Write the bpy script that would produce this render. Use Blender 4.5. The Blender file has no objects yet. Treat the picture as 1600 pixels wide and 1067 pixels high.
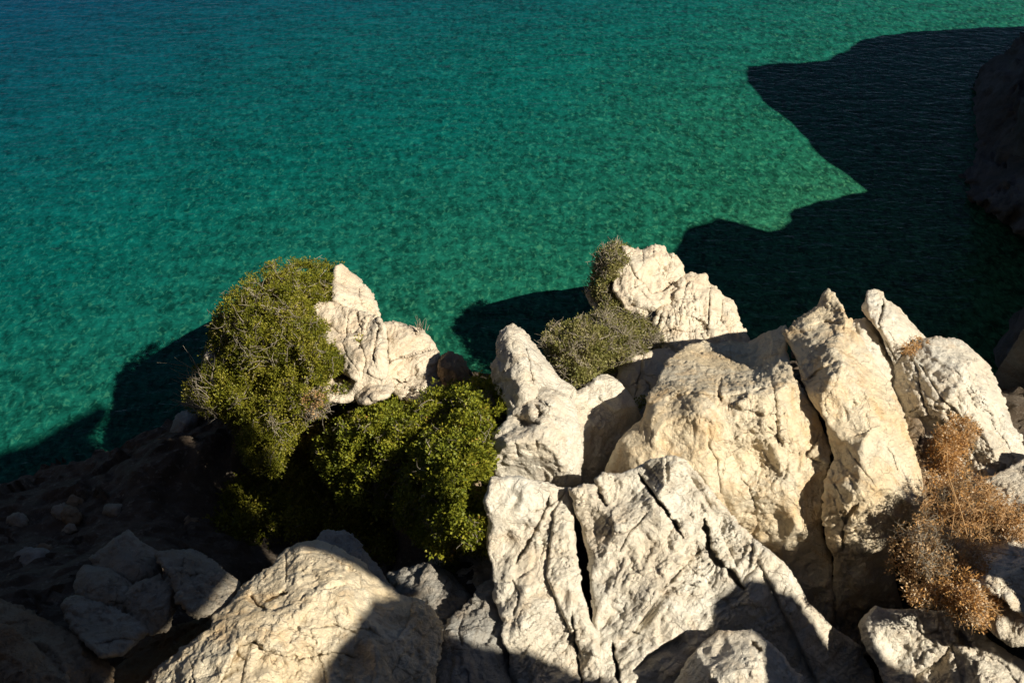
import bpy, math, random
import numpy as np
from mathutils import Vector
R = math.radians
random.seed(7); rng = np.random.default_rng(7)
SC = bpy.context.scene
COL = SC.collection

# ------------------------------------------------------------------ camera
H = 15.0; PITCH = R(42.0); FPX = 1556.0
cd = bpy.data.cameras.new('camera'); cam = bpy.data.objects.new('camera', cd); COL.objects.link(cam)
cam.location = (0, 0, H); cam.rotation_euler = (math.pi/2 - PITCH, 0, 0)
cd.sensor_width = 36.0; cd.lens = 36.0*FPX/1600.0; cd.clip_start = 0.05; cd.clip_end = 6000
SC.camera = cam
# ------------------------------------------------------------------ sky + sun
SUN_EL = 43.0; SUN_AZ = 54.5          # azimuth: degrees to the right of straight behind the camera
SD = np.array([math.sin(R(SUN_AZ))*math.cos(R(SUN_EL)), -math.cos(R(SUN_AZ))*math.cos(R(SUN_EL)), math.sin(R(SUN_EL))])
w = bpy.data.worlds.new('World'); SC.world = w; w.use_nodes = True
nt = w.node_tree; bg = nt.nodes['Background']
sky = nt.nodes.new('ShaderNodeTexSky'); sky.sky_type = 'NISHITA'; sky.sun_disc = False
sky.air_density = 0.35; sky.dust_density = 0.2; sky.ozone_density = 0.4
sky.sun_elevation = R(SUN_EL); sky.sun_rotation = math.atan2(SD[0], SD[1])
nt.links.new(sky.outputs[0], bg.inputs[0]); bg.inputs[1].default_value = 0.05
sl = bpy.data.lights.new('sun', 'SUN'); sl.energy = 5.0; sl.angle = R(0.5); sl.color = (1.0, 0.93, 0.80)
so = bpy.data.objects.new('sun', sl); COL.objects.link(so)
so.rotation_euler = Vector(-SD).to_track_quat('-Z', 'Y').to_euler(); so.location = (10, -8, 40)
SC.view_settings.view_transform = 'Standard'; SC.view_settings.look = 'None'
SC.view_settings.exposure = 0.6; SC.view_settings.gamma = 1.0
SC.cycles.max_bounces = 5; SC.cycles.diffuse_bounces = 2

# ------------------------------------------------------------------ geometry of view (used to lay out survey points)
SP, CP = math.sin(PITCH), math.cos(PITCH)
def P(x, y, D):
    x = np.asarray(x, float); y = np.asarray(y, float); D = np.asarray(D, float)
    u = (x-800)/FPX; v = -(y-533.5)/FPX
    return np.stack([u*D, (CP + v*SP)*D, H + (-SP + v*CP)*D], -1)
def Dw(y, z=0.0):
    v = -(np.asarray(y, float)-533.5)/FPX
    return (H-z)/(SP - v*CP)

# ------------------------------------------------------------------ numpy noise
_perm = rng.permutation(256); _perm = np.concatenate([_perm]*3)
_g = rng.normal(size=(256, 3)); _g /= np.linalg.norm(_g, axis=1, keepdims=True)
_rv = rng.uniform(-1, 1, size=(256, 3)); _rf = rng.uniform(0, 1, size=(256, 3))
def _h(i, j, k): return _perm[_perm[_perm[i & 255] + (j & 255)] + (k & 255)]
def perlin(p):
    i = np.floor(p).astype(int); f = p - i; u = f*f*f*(f*(f*6-15)+10)
    out = 0
    for a in (0, 1):
        for b in (0, 1):
            for c in (0, 1):
                g = _g[_h(i[:, 0]+a, i[:, 1]+b, i[:, 2]+c)]
                d = (g*(f - np.array([a, b, c]))).sum(1)
                wt = (u[:, 0] if a else 1-u[:, 0])*(u[:, 1] if b else 1-u[:, 1])*(u[:, 2] if c else 1-u[:, 2])
                out = out + wt*d
    return out*1.6
def fbm(p, o=4, ridge=False):
    s = 0; a = 1; t = 0
    for k in range(o):
        n = perlin(p*(2.03**k) + 17.3*k)
        s = s + a*((1-2*np.abs(n)) if ridge else n); t += a; a *= 0.5
    return s/t
def voro(p):
    i = np.floor(p).astype(int)
    f1 = np.full(len(p), 9.0); f2 = f1.copy(); cid = np.zeros(len(p), int); cen = np.zeros_like(p)
    for a in (-1, 0, 1):
        for b in (-1, 0, 1):
            for c in (-1, 0, 1):
                h = _h(i[:, 0]+a, i[:, 1]+b, i[:, 2]+c)
                q = i + np.array([a, b, c]) + _rf[h]
                d = np.linalg.norm(p-q, axis=1)
                m = d < f1
                f2 = np.where(m, f1, np.minimum(f2, d))
                f1 = np.where(m, d, f1); cid = np.where(m, h, cid); cen = np.where(m[:, None], q, cen)
    return f1, f2, cid, cen
def facets(p, warp=0.25):
    """chiselled field: every cell of a warped Voronoi diagram is its own tilted plane"""
    pw = p + warp*np.stack([perlin(p*1.3+5), perlin(p*1.3+31), perlin(p*1.3+77)], -1)
    f1, f2, cid, cen = voro(pw)
    v = (_rv[cid]*(pw-cen)).sum(1) + 0.35*_rv[(cid*7+3) % 256, 0]
    return v, f2-f1

# ------------------------------------------------------------------ small tools
def rbf(pts, c=18.0):
    A = np.array(pts, float); X = A[:, :-1]; Y = A[:, -1]; n, d = X.shape
    K = -np.sqrt(((X[:, None]-X[None])**2).sum(-1) + c*c)
    M = np.zeros((n+d+1, n+d+1)); M[:n, :n] = K; M[:n, n] = 1; M[:n, n+1:] = X; M[n, :n] = 1; M[n+1:, :n] = X.T
    s = np.linalg.lstsq(M, np.concatenate([Y, np.zeros(d+1)]), rcond=None)[0]
    def f(Q):
        Q = np.asarray(Q, float); out = np.empty(len(Q))
        for a in range(0, len(Q), 40000):
            q = Q[a:a+40000]
            k = -np.sqrt(((q[:, None]-X[None])**2).sum(-1) + c*c)
            out[a:a+40000] = k@s[:n] + s[n] + q@s[n+1:]
        return out
    return f
def seg_dist(Q, poly, closed=False):
    """distance to a polyline, signed side, nearest point, arc parameter"""
    A = np.array(poly, float); B = np.roll(A, -1, 0) if closed else A[1:]
    if not closed: A = A[:-1]
    best = np.full(len(Q), 1e18); npt = np.zeros((len(Q), 2)); side = np.zeros(len(Q)); arc = np.zeros(len(Q)); L = 0
    for a, b in zip(A, B):
        ab = b-a; l = max(1e-9, np.hypot(*ab))
        t = np.clip(((Q-a)@ab)/(l*l), 0, 1); c = a + t[:, None]*ab
        d = ((Q-c)**2).sum(1); m = d < best
        best[m] = d[m]; npt[m] = c[m]; side[m] = (ab[0]*(Q[m, 1]-a[1]) - ab[1]*(Q[m, 0]-a[0])); arc[m] = L + t[m]*l
        L += l
    return np.sqrt(best), np.sign(side), npt, arc, L
def inside(Q, poly):
    A = np.array(poly, float); B = np.roll(A, -1, 0); r = np.zeros(len(Q), bool)
    for a, b in zip(A, B):
        c = (a[1] > Q[:, 1]) != (b[1] > Q[:, 1])
        with np.errstate(divide='ignore', invalid='ignore'):
            xx = (b[0]-a[0])*(Q[:, 1]-a[1])/(b[1]-a[1]) + a[0]
        r ^= c & (Q[:, 0] < xx)
    return r
def rough_outline(pl, amp, seed, step=3.0, smooth=0):
    A = np.array(pl, float)
    for _ in range(smooth):          # Chaikin, mild
        B = np.roll(A, -1, 0); A = np.stack([A*0.88+B*0.12, A*0.12+B*0.88], 1).reshape(-1, 2)
    out = []
    for a, b in zip(A, np.roll(A, -1, 0)):
        n = max(1, int(round(np.hypot(*(b-a))/step)))
        for k in range(n): out.append(a + (b-a)*k/n)
    A = np.array(out); T = np.roll(A, -1, 0)-np.roll(A, 1, 0); T /= np.maximum(1e-6, np.linalg.norm(T, axis=1, keepdims=True))
    N = np.stack([T[:, 1], -T[:, 0]], -1)
    q = np.concatenate([A/26.0, np.full((len(A), 1), seed*3.7)], 1)
    n = fbm(q, 4)*0.8 + 0.5*fbm(q*3.1, 2, True)*0.5
    n = n + 0.5*np.round(1.7*perlin(q*1.4+7))/1.7
    return A + N*(n*amp)[:, None]
def mesh_obj(name, V, F, mat, parent=None, smooth=True, origin=None, attr=None):
    V = np.asarray(V, float)
    if origin is None and parent is None:
        origin = np.array([V[:, 0].mean(), V[:, 1].mean(), V[:, 2].min()])
    o0 = np.zeros(3) if origin is None else np.array(origin)
    me = bpy.data.meshes.new(name)
    F = np.asarray(F)
    me.vertices.add(len(V)); me.vertices.foreach_set('co', (V-o0).astype(np.float32).ravel())
    k = F.shape[1]; me.loops.add(F.size); me.loops.foreach_set('vertex_index', F.astype(np.int32).ravel())
    me.polygons.add(len(F)); me.polygons.foreach_set('loop_start', (np.arange(len(F))*k).astype(np.int32))
    me.update(calc_edges=True); me.validate()
    me.polygons.foreach_set('use_smooth', [smooth]*len(me.polygons))
    if attr is not None and len(me.polygons) == len(F):
        a = me.attributes.new('tint', 'FLOAT', 'FACE'); a.data.foreach_set('value', attr.astype(np.float32))
    me.materials.append(mat)
    ob = bpy.data.objects.new(name, me); COL.objects.link(ob)
    if parent is not None: ob.parent = parent
    else: ob.location = o0
    return ob
def tag(o, label=None, cat=None, group=None, kind=None):
    if label: o['label'] = label
    if cat: o['category'] = cat
    if group: o['group'] = group
    if kind: o['kind'] = kind
    return o
def vnormals(V, F):
    n = np.zeros_like(V)
    fn = np.cross(V[F[:, 2]]-V[F[:, 0]], V[F[:, 3]]-V[F[:, 1]])
    for k in range(4): np.add.at(n, F[:, k], fn)
    return n/np.maximum(1e-12, np.linalg.norm(n, axis=1, keepdims=True))

# ------------------------------------------------------------------ materials
def new_mat(name):
    m = bpy.data.materials.new(name); m.use_nodes = True; t = m.node_tree; t.nodes.clear()
    out = t.nodes.new('ShaderNodeOutputMaterial'); b = t.nodes.new('ShaderNodeBsdfPrincipled')
    t.links.new(b.outputs[0], out.inputs[0]); return m, t, b
class NB:
    def __init__(s, t): s.t = t
    def n(s, typ, **kw):
        x = s.t.nodes.new(typ)
        for k, v in kw.items():
            if k.startswith('i_'): x.inputs[k[2:].replace('_', ' ')].default_value = v
            else: setattr(x, k, v)
        return x
    def l(s, a, b): s.t.links.new(a, b)
    def noise(s, vec, scale, detail=4, rough=0.55, dist=0.0):
        x = s.n('ShaderNodeTexNoise'); x.inputs['Scale'].default_value = scale; x.inputs['Detail'].default_value = detail
        x.inputs['Roughness'].default_value = rough; x.inputs['Distortion'].default_value = dist; s.l(vec, x.inputs['Vector']); return x
    def ramp(s, fac, stops, interp='LINEAR'):
        x = s.n('ShaderNodeValToRGB'); x.color_ramp.interpolation = interp; e = x.color_ramp.elements
        while len(e) < len(stops): e.new(0.5)
        for el, (p, c) in zip(e, stops):
            el.position = p; el.color = (c, c, c, 1) if isinstance(c, (int, float)) else (*c, 1)
        s.l(fac, x.inputs[0]); return x.outputs[0]
    def mix(s, fac, a, b, mode='MIX'):
        x = s.n('ShaderNodeMix', data_type='RGBA', blend_type=mode)
        for sock, v in ((x.inputs[0], fac), (x.inputs[6], a), (x.inputs[7], b)):
            if hasattr(v, 'links'): s.l(v, sock)
            elif isinstance(v, (int, float)): sock.default_value = v
            else: sock.default_value = (*v, 1)
        return x.outputs[2]
    def math(s, op, a, b=0.0):
        x = s.n('ShaderNodeMath', operation=op)
        for sock, v in ((x.inputs[0], a), (x.inputs[1], b)):
            if hasattr(v, 'links'): s.l(v, sock)
            else: sock.default_value = v
        return x.outputs[0]
def rock_mat(name, pale, cream, ochre, grey, ochre_amt=0.5, grey_amt=0.5, bump=1.0, sc=1.0):
    m, t, b = new_mat(name); N = NB(t)
    tc = N.n('ShaderNodeTexCoord'); vec = tc.outputs['Object']
    n1 = N.noise(vec, 1.1*sc, 5, 0.6, 0.4).outputs[0]
    col = N.mix(N.ramp(n1, [(0.38, 0.0), (0.62, 1.0)]), cream, pale)
    n2 = N.noise(vec, 2.3*sc, 7, 0.65, 0.8).outputs[0]
    col = N.mix(N.math('MULTIPLY', N.ramp(n2, [(0.50, 0.0), (0.66, 1.0)]), ochre_amt), col, ochre)
    n3 = N.noise(vec, 3.7*sc, 8, 0.7, 0.3).outputs[0]
    col = N.mix(N.math('MULTIPLY', N.ramp(n3, [(0.48, 0.0), (0.70, 1.0)]), grey_amt), col, grey)
    # lichen and grit specks
    n4 = N.noise(vec, 34*sc, 6, 0.7).outputs[0]
    col = N.mix(N.math('MULTIPLY', N.ramp(n4, [(0.55, 0.0), (0.72, 1.0)]), 0.45), col, tuple(0.45*g for g in grey))
    # hairline joints
    wv = N.n('ShaderNodeVectorMath', operation='ADD')
    nd = N.noise(vec, 2.5*sc, 4, 0.6); sc_ = N.n('ShaderNodeVectorMath', operation='SCALE'); sc_.inputs['Scale'].default_value = 0.35
    N.l(nd.outputs[1], sc_.inputs[0]); N.l(vec, wv.inputs[0]); N.l(sc_.outputs[0], wv.inputs[1])
    vo = N.n('ShaderNodeTexVoronoi', feature='DISTANCE_TO_EDGE'); vo.inputs['Scale'].default_value = 2.1*sc; N.l(wv.outputs[0], vo.inputs['Vector'])
    joint = N.ramp(vo.outputs['Distance'], [(0.0, 1.0), (0.018, 0.0)])
    jm = N.math('MULTIPLY', joint, N.ramp(N.noise(vec, 1.7*sc, 2).outputs[0], [(0.5, 0.0), (0.58, 1.0)]))
    col = N.mix(N.math('MULTIPLY', jm, 0.35), col, (0.16, 0.10, 0.055))
    N.l(col, b.inputs['Base Color']); b.inputs['Roughness'].default_value = 0.88
    b.inputs['Specular IOR Level'].default_value = 0.25
    vs = N.n('ShaderNodeTexVoronoi', feature='F1'); vs.inputs['Scale'].default_value = 9*sc; N.l(wv.outputs[0], vs.inputs['Vector'])
    h = N.math('ADD', N.math('MULTIPLY', N.noise(vec, 7*sc, 9, 0.66, 0.6).outputs[0], 0.075), N.math('MULTIPLY', n4, 0.010))
    h = N.math('ADD', h, N.math('MULTIPLY', vs.outputs[0], 0.010))
    led = N.n('ShaderNodeMapping'); N.l(wv.outputs[0], led.inputs[0]); led.inputs['Rotation'].default_value = (0.4, 0.9, 0.5); led.inputs['Scale'].default_value = (1.0, 2.6, 1.6)
    ln = N.noise(led.outputs[0], 1.6*sc, 5, 0.6, 0.3).outputs[0]
    h = N.math('ADD', h, N.math('MULTIPLY', N.math('FRACT', N.math('MULTIPLY', ln, 14.0)), 0.006))
    ch = N.n('ShaderNodeTexVoronoi', feature='DISTANCE_TO_EDGE'); ch.inputs['Scale'].default_value = 17*sc; N.l(led.outputs[0], ch.inputs['Vector'])
    h = N.math('ADD', h, N.math('MULTIPLY', N.ramp(ch.outputs['Distance'], [(0.0, 0.0), (0.15, 1.0)]), 0.004))
    h = N.math('SUBTRACT', h, N.math('MULTIPLY', jm, 0.012))
    bp = N.n('ShaderNodeBump'); bp.inputs['Strength'].default_value = bump; bp.inputs['Distance'].default_value = 1.0
    N.l(h, bp.inputs['Height']); N.l(bp.outputs[0], b.inputs['Normal'])
    return m
M = {}
M['pale'] = rock_mat('pale_limestone', (0.74, 0.69, 0.58), (0.69, 0.60, 0.46), (0.52, 0.34, 0.17), (0.40, 0.38, 0.34), 0.35, 0.40)
M['warm'] = rock_mat('cream_limestone', (0.72, 0.63, 0.47), (0.70, 0.56, 0.36), (0.58, 0.36, 0.15), (0.45, 0.42, 0.36), 0.55, 0.20)
M['far'] = rock_mat('sea_limestone', (0.68, 0.61, 0.48), (0.63, 0.52, 0.38), (0.48, 0.32, 0.17), (0.40, 0.37, 0.31), 0.45, 0.35, 0.8, 0.8)
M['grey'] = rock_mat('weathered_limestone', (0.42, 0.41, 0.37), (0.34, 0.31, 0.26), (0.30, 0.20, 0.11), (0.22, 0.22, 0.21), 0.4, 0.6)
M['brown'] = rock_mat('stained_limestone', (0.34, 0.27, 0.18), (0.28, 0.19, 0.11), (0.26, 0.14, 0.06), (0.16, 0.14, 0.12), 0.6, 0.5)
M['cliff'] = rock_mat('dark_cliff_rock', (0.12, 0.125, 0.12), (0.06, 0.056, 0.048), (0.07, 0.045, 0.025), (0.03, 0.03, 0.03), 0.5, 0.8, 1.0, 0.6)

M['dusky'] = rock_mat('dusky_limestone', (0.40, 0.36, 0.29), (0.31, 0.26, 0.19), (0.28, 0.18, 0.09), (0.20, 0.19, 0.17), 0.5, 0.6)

def ground_mat():
    m, t, b = new_mat('stony_soil'); N = NB(t); vec = N.n('ShaderNodeTexCoord').outputs['Object']
    n1 = N.noise(vec, 0.8, 7, 0.65, 0.5).outputs[0]; n2 = N.noise(vec, 9, 7, 0.7).outputs[0]
    col = N.mix(N.ramp(n1, [(0.35, 0.0), (0.65, 1.0)]), (0.085, 0.058, 0.036), (0.17, 0.13, 0.09))
    col = N.mix(N.ramp(n2, [(0.55, 0.0), (0.68, 1.0)]), col, (0.26, 0.22, 0.17))
    N.l(col, b.inputs['Base Color']); b.inputs['Roughness'].default_value = 0.95
    bp = N.n('ShaderNodeBump'); bp.inputs['Distance'].default_value = 0.15; N.l(n2, bp.inputs['Height']); N.l(bp.outputs[0], b.inputs['Normal'])
    return m
M['ground'] = ground_mat()
def leaf_mat(name, stops, trans=0.25):
    m, t, b = new_mat(name); N = NB(t)
    a = N.n('ShaderNodeAttribute', attribute_name='tint', attribute_type='GEOMETRY')
    col = N.ramp(a.outputs['Fac'], stops); N.l(col, b.inputs['Base Color']); b.inputs['Roughness'].default_value = 0.55
    b.inputs['Specular IOR Level'].default_value = 0.3
    tr = N.n('ShaderNodeBsdfTranslucent'); N.l(col, tr.inputs[0]); mx = N.n('ShaderNodeMixShader'); mx.inputs[0].default_value = trans
    N.l(b.outputs[0], mx.inputs[1]); N.l(tr.outputs[0], mx.inputs[2])
    out = [x for x in t.nodes if x.type == 'OUTPUT_MATERIAL'][0]; N.l(mx.outputs[0], out.inputs[0]); return m
M['leaf'] = leaf_mat('olive_leaves', [(0.0, (0.10, 0.115, 0.010)), (0.45, (0.20, 0.20, 0.016)), (0.8, (0.34, 0.30, 0.04)), (1.0, (0.46, 0.37, 0.15))])
M['leaf2'] = leaf_mat('glossy_leaves', [(0.0, (0.10, 0.13, 0.012)), (0.5, (0.21, 0.22, 0.018)), (0.85, (0.34, 0.31, 0.03)), (1.0, (0.40, 0.24, 0.06))])
M['drab'] = leaf_mat('drab_leaves', [(0.0, (0.12, 0.13, 0.025)), (0.5, (0.25, 0.23, 0.07)), (1.0, (0.42, 0.35, 0.22))])
M['dry'] = leaf_mat('dry_leaves', [(0.0, (0.22, 0.13, 0.07)), (0.25, (0.44, 0.24, 0.09)), (0.5, (0.56, 0.30, 0.09)), (0.68, (0.58, 0.42, 0.25)), (1.0, (0.70, 0.60, 0.45))])
M['drygrey'] = leaf_mat('dry_grey_leaves', [(0.0, (0.40, 0.22, 0.09)), (0.4, (0.52, 0.33, 0.15)), (0.75, (0.62, 0.46, 0.28)), (1.0, (0.72, 0.60, 0.44))])
M['twig'] = leaf_mat('dead_twigs', [(0.0, (0.16, 0.13, 0.09)), (1.0, (0.38, 0.33, 0.25))], 0.0)
M['drytwig'] = leaf_mat('dry_stems', [(0.0, (0.38, 0.22, 0.10)), (1.0, (0.60, 0.38, 0.18))], 0.0)

def water_mat():
    m, t, b = new_mat('sea_water'); N = NB(t)
    pos = N.n('ShaderNodeNewGeometry').outputs['Position']
    sx = N.n('ShaderNodeSeparateXYZ'); N.l(pos, sx.inputs[0])
    x, y = sx.outputs[0], sx.outputs[1]
    # depth grows away from the shore, most towards the open left
    warp = N.math('MULTIPLY', N.math('SUBTRACT', N.noise(pos, 0.07, 3, 0.5).outputs[0], 0.5), 10.0)
    dd = N.math('ADD', N.math('SUBTRACT', y, N.math('MULTIPLY', x, 0.85)), warp)
    dep = N.n('ShaderNodeMapRange'); N.l(dd, dep.inputs[0]); dep.inputs[1].default_value = 8; dep.inputs[2].default_value = 68
    col = N.ramp(dep.outputs[0], [(0.0, (0.026, 0.104, 0.044)), (0.16, (0.007, 0.080, 0.048)), (0.34, (0.001, 0.063, 0.055)), (0.52, (0.0005, 0.047, 0.060)), (0.72, (0.0003, 0.033, 0.062)), (1.0, (0.0003, 0.021, 0.056))])
    # wave-facet and caustic light painted into the water colour as a noise mottle
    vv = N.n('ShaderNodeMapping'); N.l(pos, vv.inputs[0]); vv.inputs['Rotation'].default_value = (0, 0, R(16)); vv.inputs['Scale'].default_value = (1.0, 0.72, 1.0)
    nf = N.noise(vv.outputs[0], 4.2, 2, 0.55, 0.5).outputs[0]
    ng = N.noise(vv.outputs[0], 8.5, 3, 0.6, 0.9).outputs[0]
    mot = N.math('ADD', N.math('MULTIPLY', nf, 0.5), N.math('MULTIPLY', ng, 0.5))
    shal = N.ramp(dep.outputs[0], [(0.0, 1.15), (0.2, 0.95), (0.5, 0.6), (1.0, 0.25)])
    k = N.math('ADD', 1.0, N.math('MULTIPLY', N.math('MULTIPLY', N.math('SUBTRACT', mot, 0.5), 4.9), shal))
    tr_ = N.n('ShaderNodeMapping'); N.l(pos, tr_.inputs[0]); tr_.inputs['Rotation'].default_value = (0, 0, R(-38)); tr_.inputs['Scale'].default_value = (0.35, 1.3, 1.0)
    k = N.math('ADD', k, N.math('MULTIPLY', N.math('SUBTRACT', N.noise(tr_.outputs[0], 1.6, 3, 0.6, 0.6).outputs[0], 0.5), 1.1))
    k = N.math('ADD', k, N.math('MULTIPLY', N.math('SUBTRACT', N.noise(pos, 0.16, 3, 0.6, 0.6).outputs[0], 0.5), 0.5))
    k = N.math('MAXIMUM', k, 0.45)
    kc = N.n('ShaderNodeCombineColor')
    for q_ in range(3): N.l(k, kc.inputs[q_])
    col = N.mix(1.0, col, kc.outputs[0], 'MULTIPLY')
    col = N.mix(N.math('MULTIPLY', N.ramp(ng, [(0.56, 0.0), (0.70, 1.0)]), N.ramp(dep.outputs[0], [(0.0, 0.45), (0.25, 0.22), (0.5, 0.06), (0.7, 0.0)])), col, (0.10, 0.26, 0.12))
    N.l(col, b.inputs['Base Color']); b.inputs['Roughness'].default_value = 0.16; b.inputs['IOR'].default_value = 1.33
    b.inputs['Specular IOR Level'].default_value = 0.16
    # ripples: three trains plus chop
    v2 = N.n('ShaderNodeMapping'); N.l(pos, v2.inputs[0]); v2.inputs['Rotation'].default_value = (0, 0, R(-14)); v2.inputs['Scale'].default_value = (0.55, 1.25, 1.0)
    h1 = N.noise(v2.outputs[0], 2.1, 3, 0.55, 0.5).outputs[0]
    v3 = N.n('ShaderNodeMapping'); N.l(pos, v3.inputs[0]); v3.inputs['Rotation'].default_value = (0, 0, R(28)); v3.inputs['Scale'].default_value = (0.6, 1.3, 1.0)
    h2 = N.noise(v3.outputs[0], 5.0, 3, 0.6, 0.4).outputs[0]
    h = N.math('ADD', N.math('MULTIPLY', h1, 0.045), N.math('MULTIPLY', h2, 0.026))
    bp = N.n('ShaderNodeBump'); bp.inputs['Strength'].default_value = 1.0; bp.inputs['Distance'].default_value = 1.0
    N.l(h, bp.inputs['Height']); N.l(bp.outputs[0], b.inputs['Normal'])
    return m
M['water'] = water_mat()

# ------------------------------------------------------------------ setting
def quad_grid(nx, ny):
    i = np.arange((nx)*(ny)).reshape(ny, nx)
    return np.stack([i[:-1, :-1], i[:-1, 1:], i[1:, 1:], i[1:, :-1]], -1).reshape(-1, 4)
S = 2500.0
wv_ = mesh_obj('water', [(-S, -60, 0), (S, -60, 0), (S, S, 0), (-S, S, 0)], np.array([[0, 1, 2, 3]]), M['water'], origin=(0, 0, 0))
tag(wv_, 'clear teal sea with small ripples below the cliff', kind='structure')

gp = []
def gw(x, y, z=0.0): p = P(x, y, Dw(y, z)); gp.append((p[0], p[1], z))
for x, y in [(-300, 830), (-100, 785), (0, 752), (80, 738), (150, 718), (230, 685), (285, 655), (380, 640), (500, 610), (620, 590), (740, 600), (860, 560), (960, 510),
             (1050, 480), (1130, 515), (1200, 560), (1330, 560), (1450, 590), (1600, 600)]: gw(x, y)
for x, y in [(-300, 720), (0, 650), (200, 590), (420, 520), (620, 500), (820, 440), (1020, 400), (1200, 440), (1400, 450)]: gw(x, y, -2.5)
for x, y, D in [(100, 850, 15.2), (250, 850, 14.4), (400, 780, 17.0), (330, 700, 17.0), (450, 700, 17.0), (560, 660, 15.8), (640, 720, 14.3), (720, 780, 13.8), (600, 860, 15.8), (500, 850, 16.0),
                (720, 900, 12.9), (700, 1000, 11.9), (400, 1000, 13.2), (100, 1000, 12.0), (0, 1067, 10.8), (850, 700, 14.6), (940, 600, 18.2), (1000, 520, 20.5),
                (960, 650, 17.4), (1100, 560, 19.0), (1200, 620, 17.5), (1300, 600, 17.5), (1400, 640, 14.6), (1500, 720, 13.9), (1640, 740, 13.6), (1500, 900, 12.0), (1620, 1000, 11.9),
                (1400, 1000, 13.2), (1250, 1000, 13.8), (1000, 900, 13.0), (850, 900, 13.0), (900, 1067, 11.5), (1300, 800, 14.2), (900, 1300, 10.5), (200, 1300, 9.5), (1500, 1300, 10), (-300, 1000, 11.5), (-300, 900, 13.5), (2000, 1000, 9.5), (2000, 800, 11)]:
    p = P(x, y, D); gp.append(tuple(p))
for q in [(0, 0.3, 13.2), (-9, 0.5, 12.6), (5, 1.5, 9.0), (9, 2.5, 8.6), (13, 1, 9.5), (0, -5, 13.6), (-10, -6, 13.5), (6, -4, 10.0), (13, -6, 10), (0, -20, 20), (-20, -8, 15), (22, -12, 14), (20, 4, 8), (-6,-1,13), (1, 2.2, 9.3), (2.5, 1.2, 9.0), (0, 1.4, 10.3), (-2, 2.2, 9.6), (-1, 3.5, 7.2), (-5, 2.5, 9), (3.5, -1.5, 9.5), (-22, 4, 9), (22, 12, 6), (-24, 12, 2), (-24, 18, -1), (22, 20, 0)]: gp.append(q)
GF = rbf(gp, 0.6)
def ground_z(XY): return GF(XY)
gx = np.arange(-26, 26, 0.085); gy = np.concatenate([np.arange(-24, 2, 0.25), np.arange(2, 22, 0.07)])
X, Y = np.meshgrid(gx, gy); XY = np.stack([X.ravel(), Y.ravel()], -1)
Z = ground_z(XY); q3 = np.concatenate([XY, Z[:, None]], 1)
fz, fe = facets(q3/1.3)
fy, _ = facets(q3/0.42)
Z = Z + 0.22*fz + 0.10*fy + 0.12*fbm(q3/0.8, 5, True) + 0.06*fbm(q3/0.2, 3)
g = mesh_obj('ground', np.concatenate([XY, Z[:, None]], 1), quad_grid(len(gx), len(gy)), M['ground'], origin=(0, 0, 0))
tag(g, 'dark stony slope running down to the sea', kind='structure')

# unseen mountainside added behind and to the left, blocks part of the sky light
na, nr = 150, 40
A_ = np.linspace(R(-84), R(-205), na); Rr = np.concatenate([[27.0], np.linspace(30, 160, nr-1)])
AA, RR = np.meshgrid(A_, Rr); deg = np.degrees(AA)
hgt = np.clip((RR-27)/45, 0, 1)**0.8*(52 + 8*np.sin(deg/9)+5*np.sin(deg/3.7+1))*np.clip((-84-deg)/16, 0.0, 1)*np.clip((deg+206)/20, 0.0, 1)
q3 = np.stack([(RR*np.cos(AA)).ravel(), (RR*np.sin(AA)).ravel(), (hgt+6).ravel()], -1)
q3[:, 2] += 5*fbm(q3/14, 5, True)*np.clip(hgt.ravel()/10, 0, 1) - 14*np.clip(1-hgt.ravel()/10, 0, 1)
hl = mesh_obj('sky_blocking_hills', q3, quad_grid(na, nr), M['ground'], origin=(0, 0, 0)); tag(hl, 'unseen rocky mountainside added behind the viewpoint to cut sky light', kind='structure')

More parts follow.
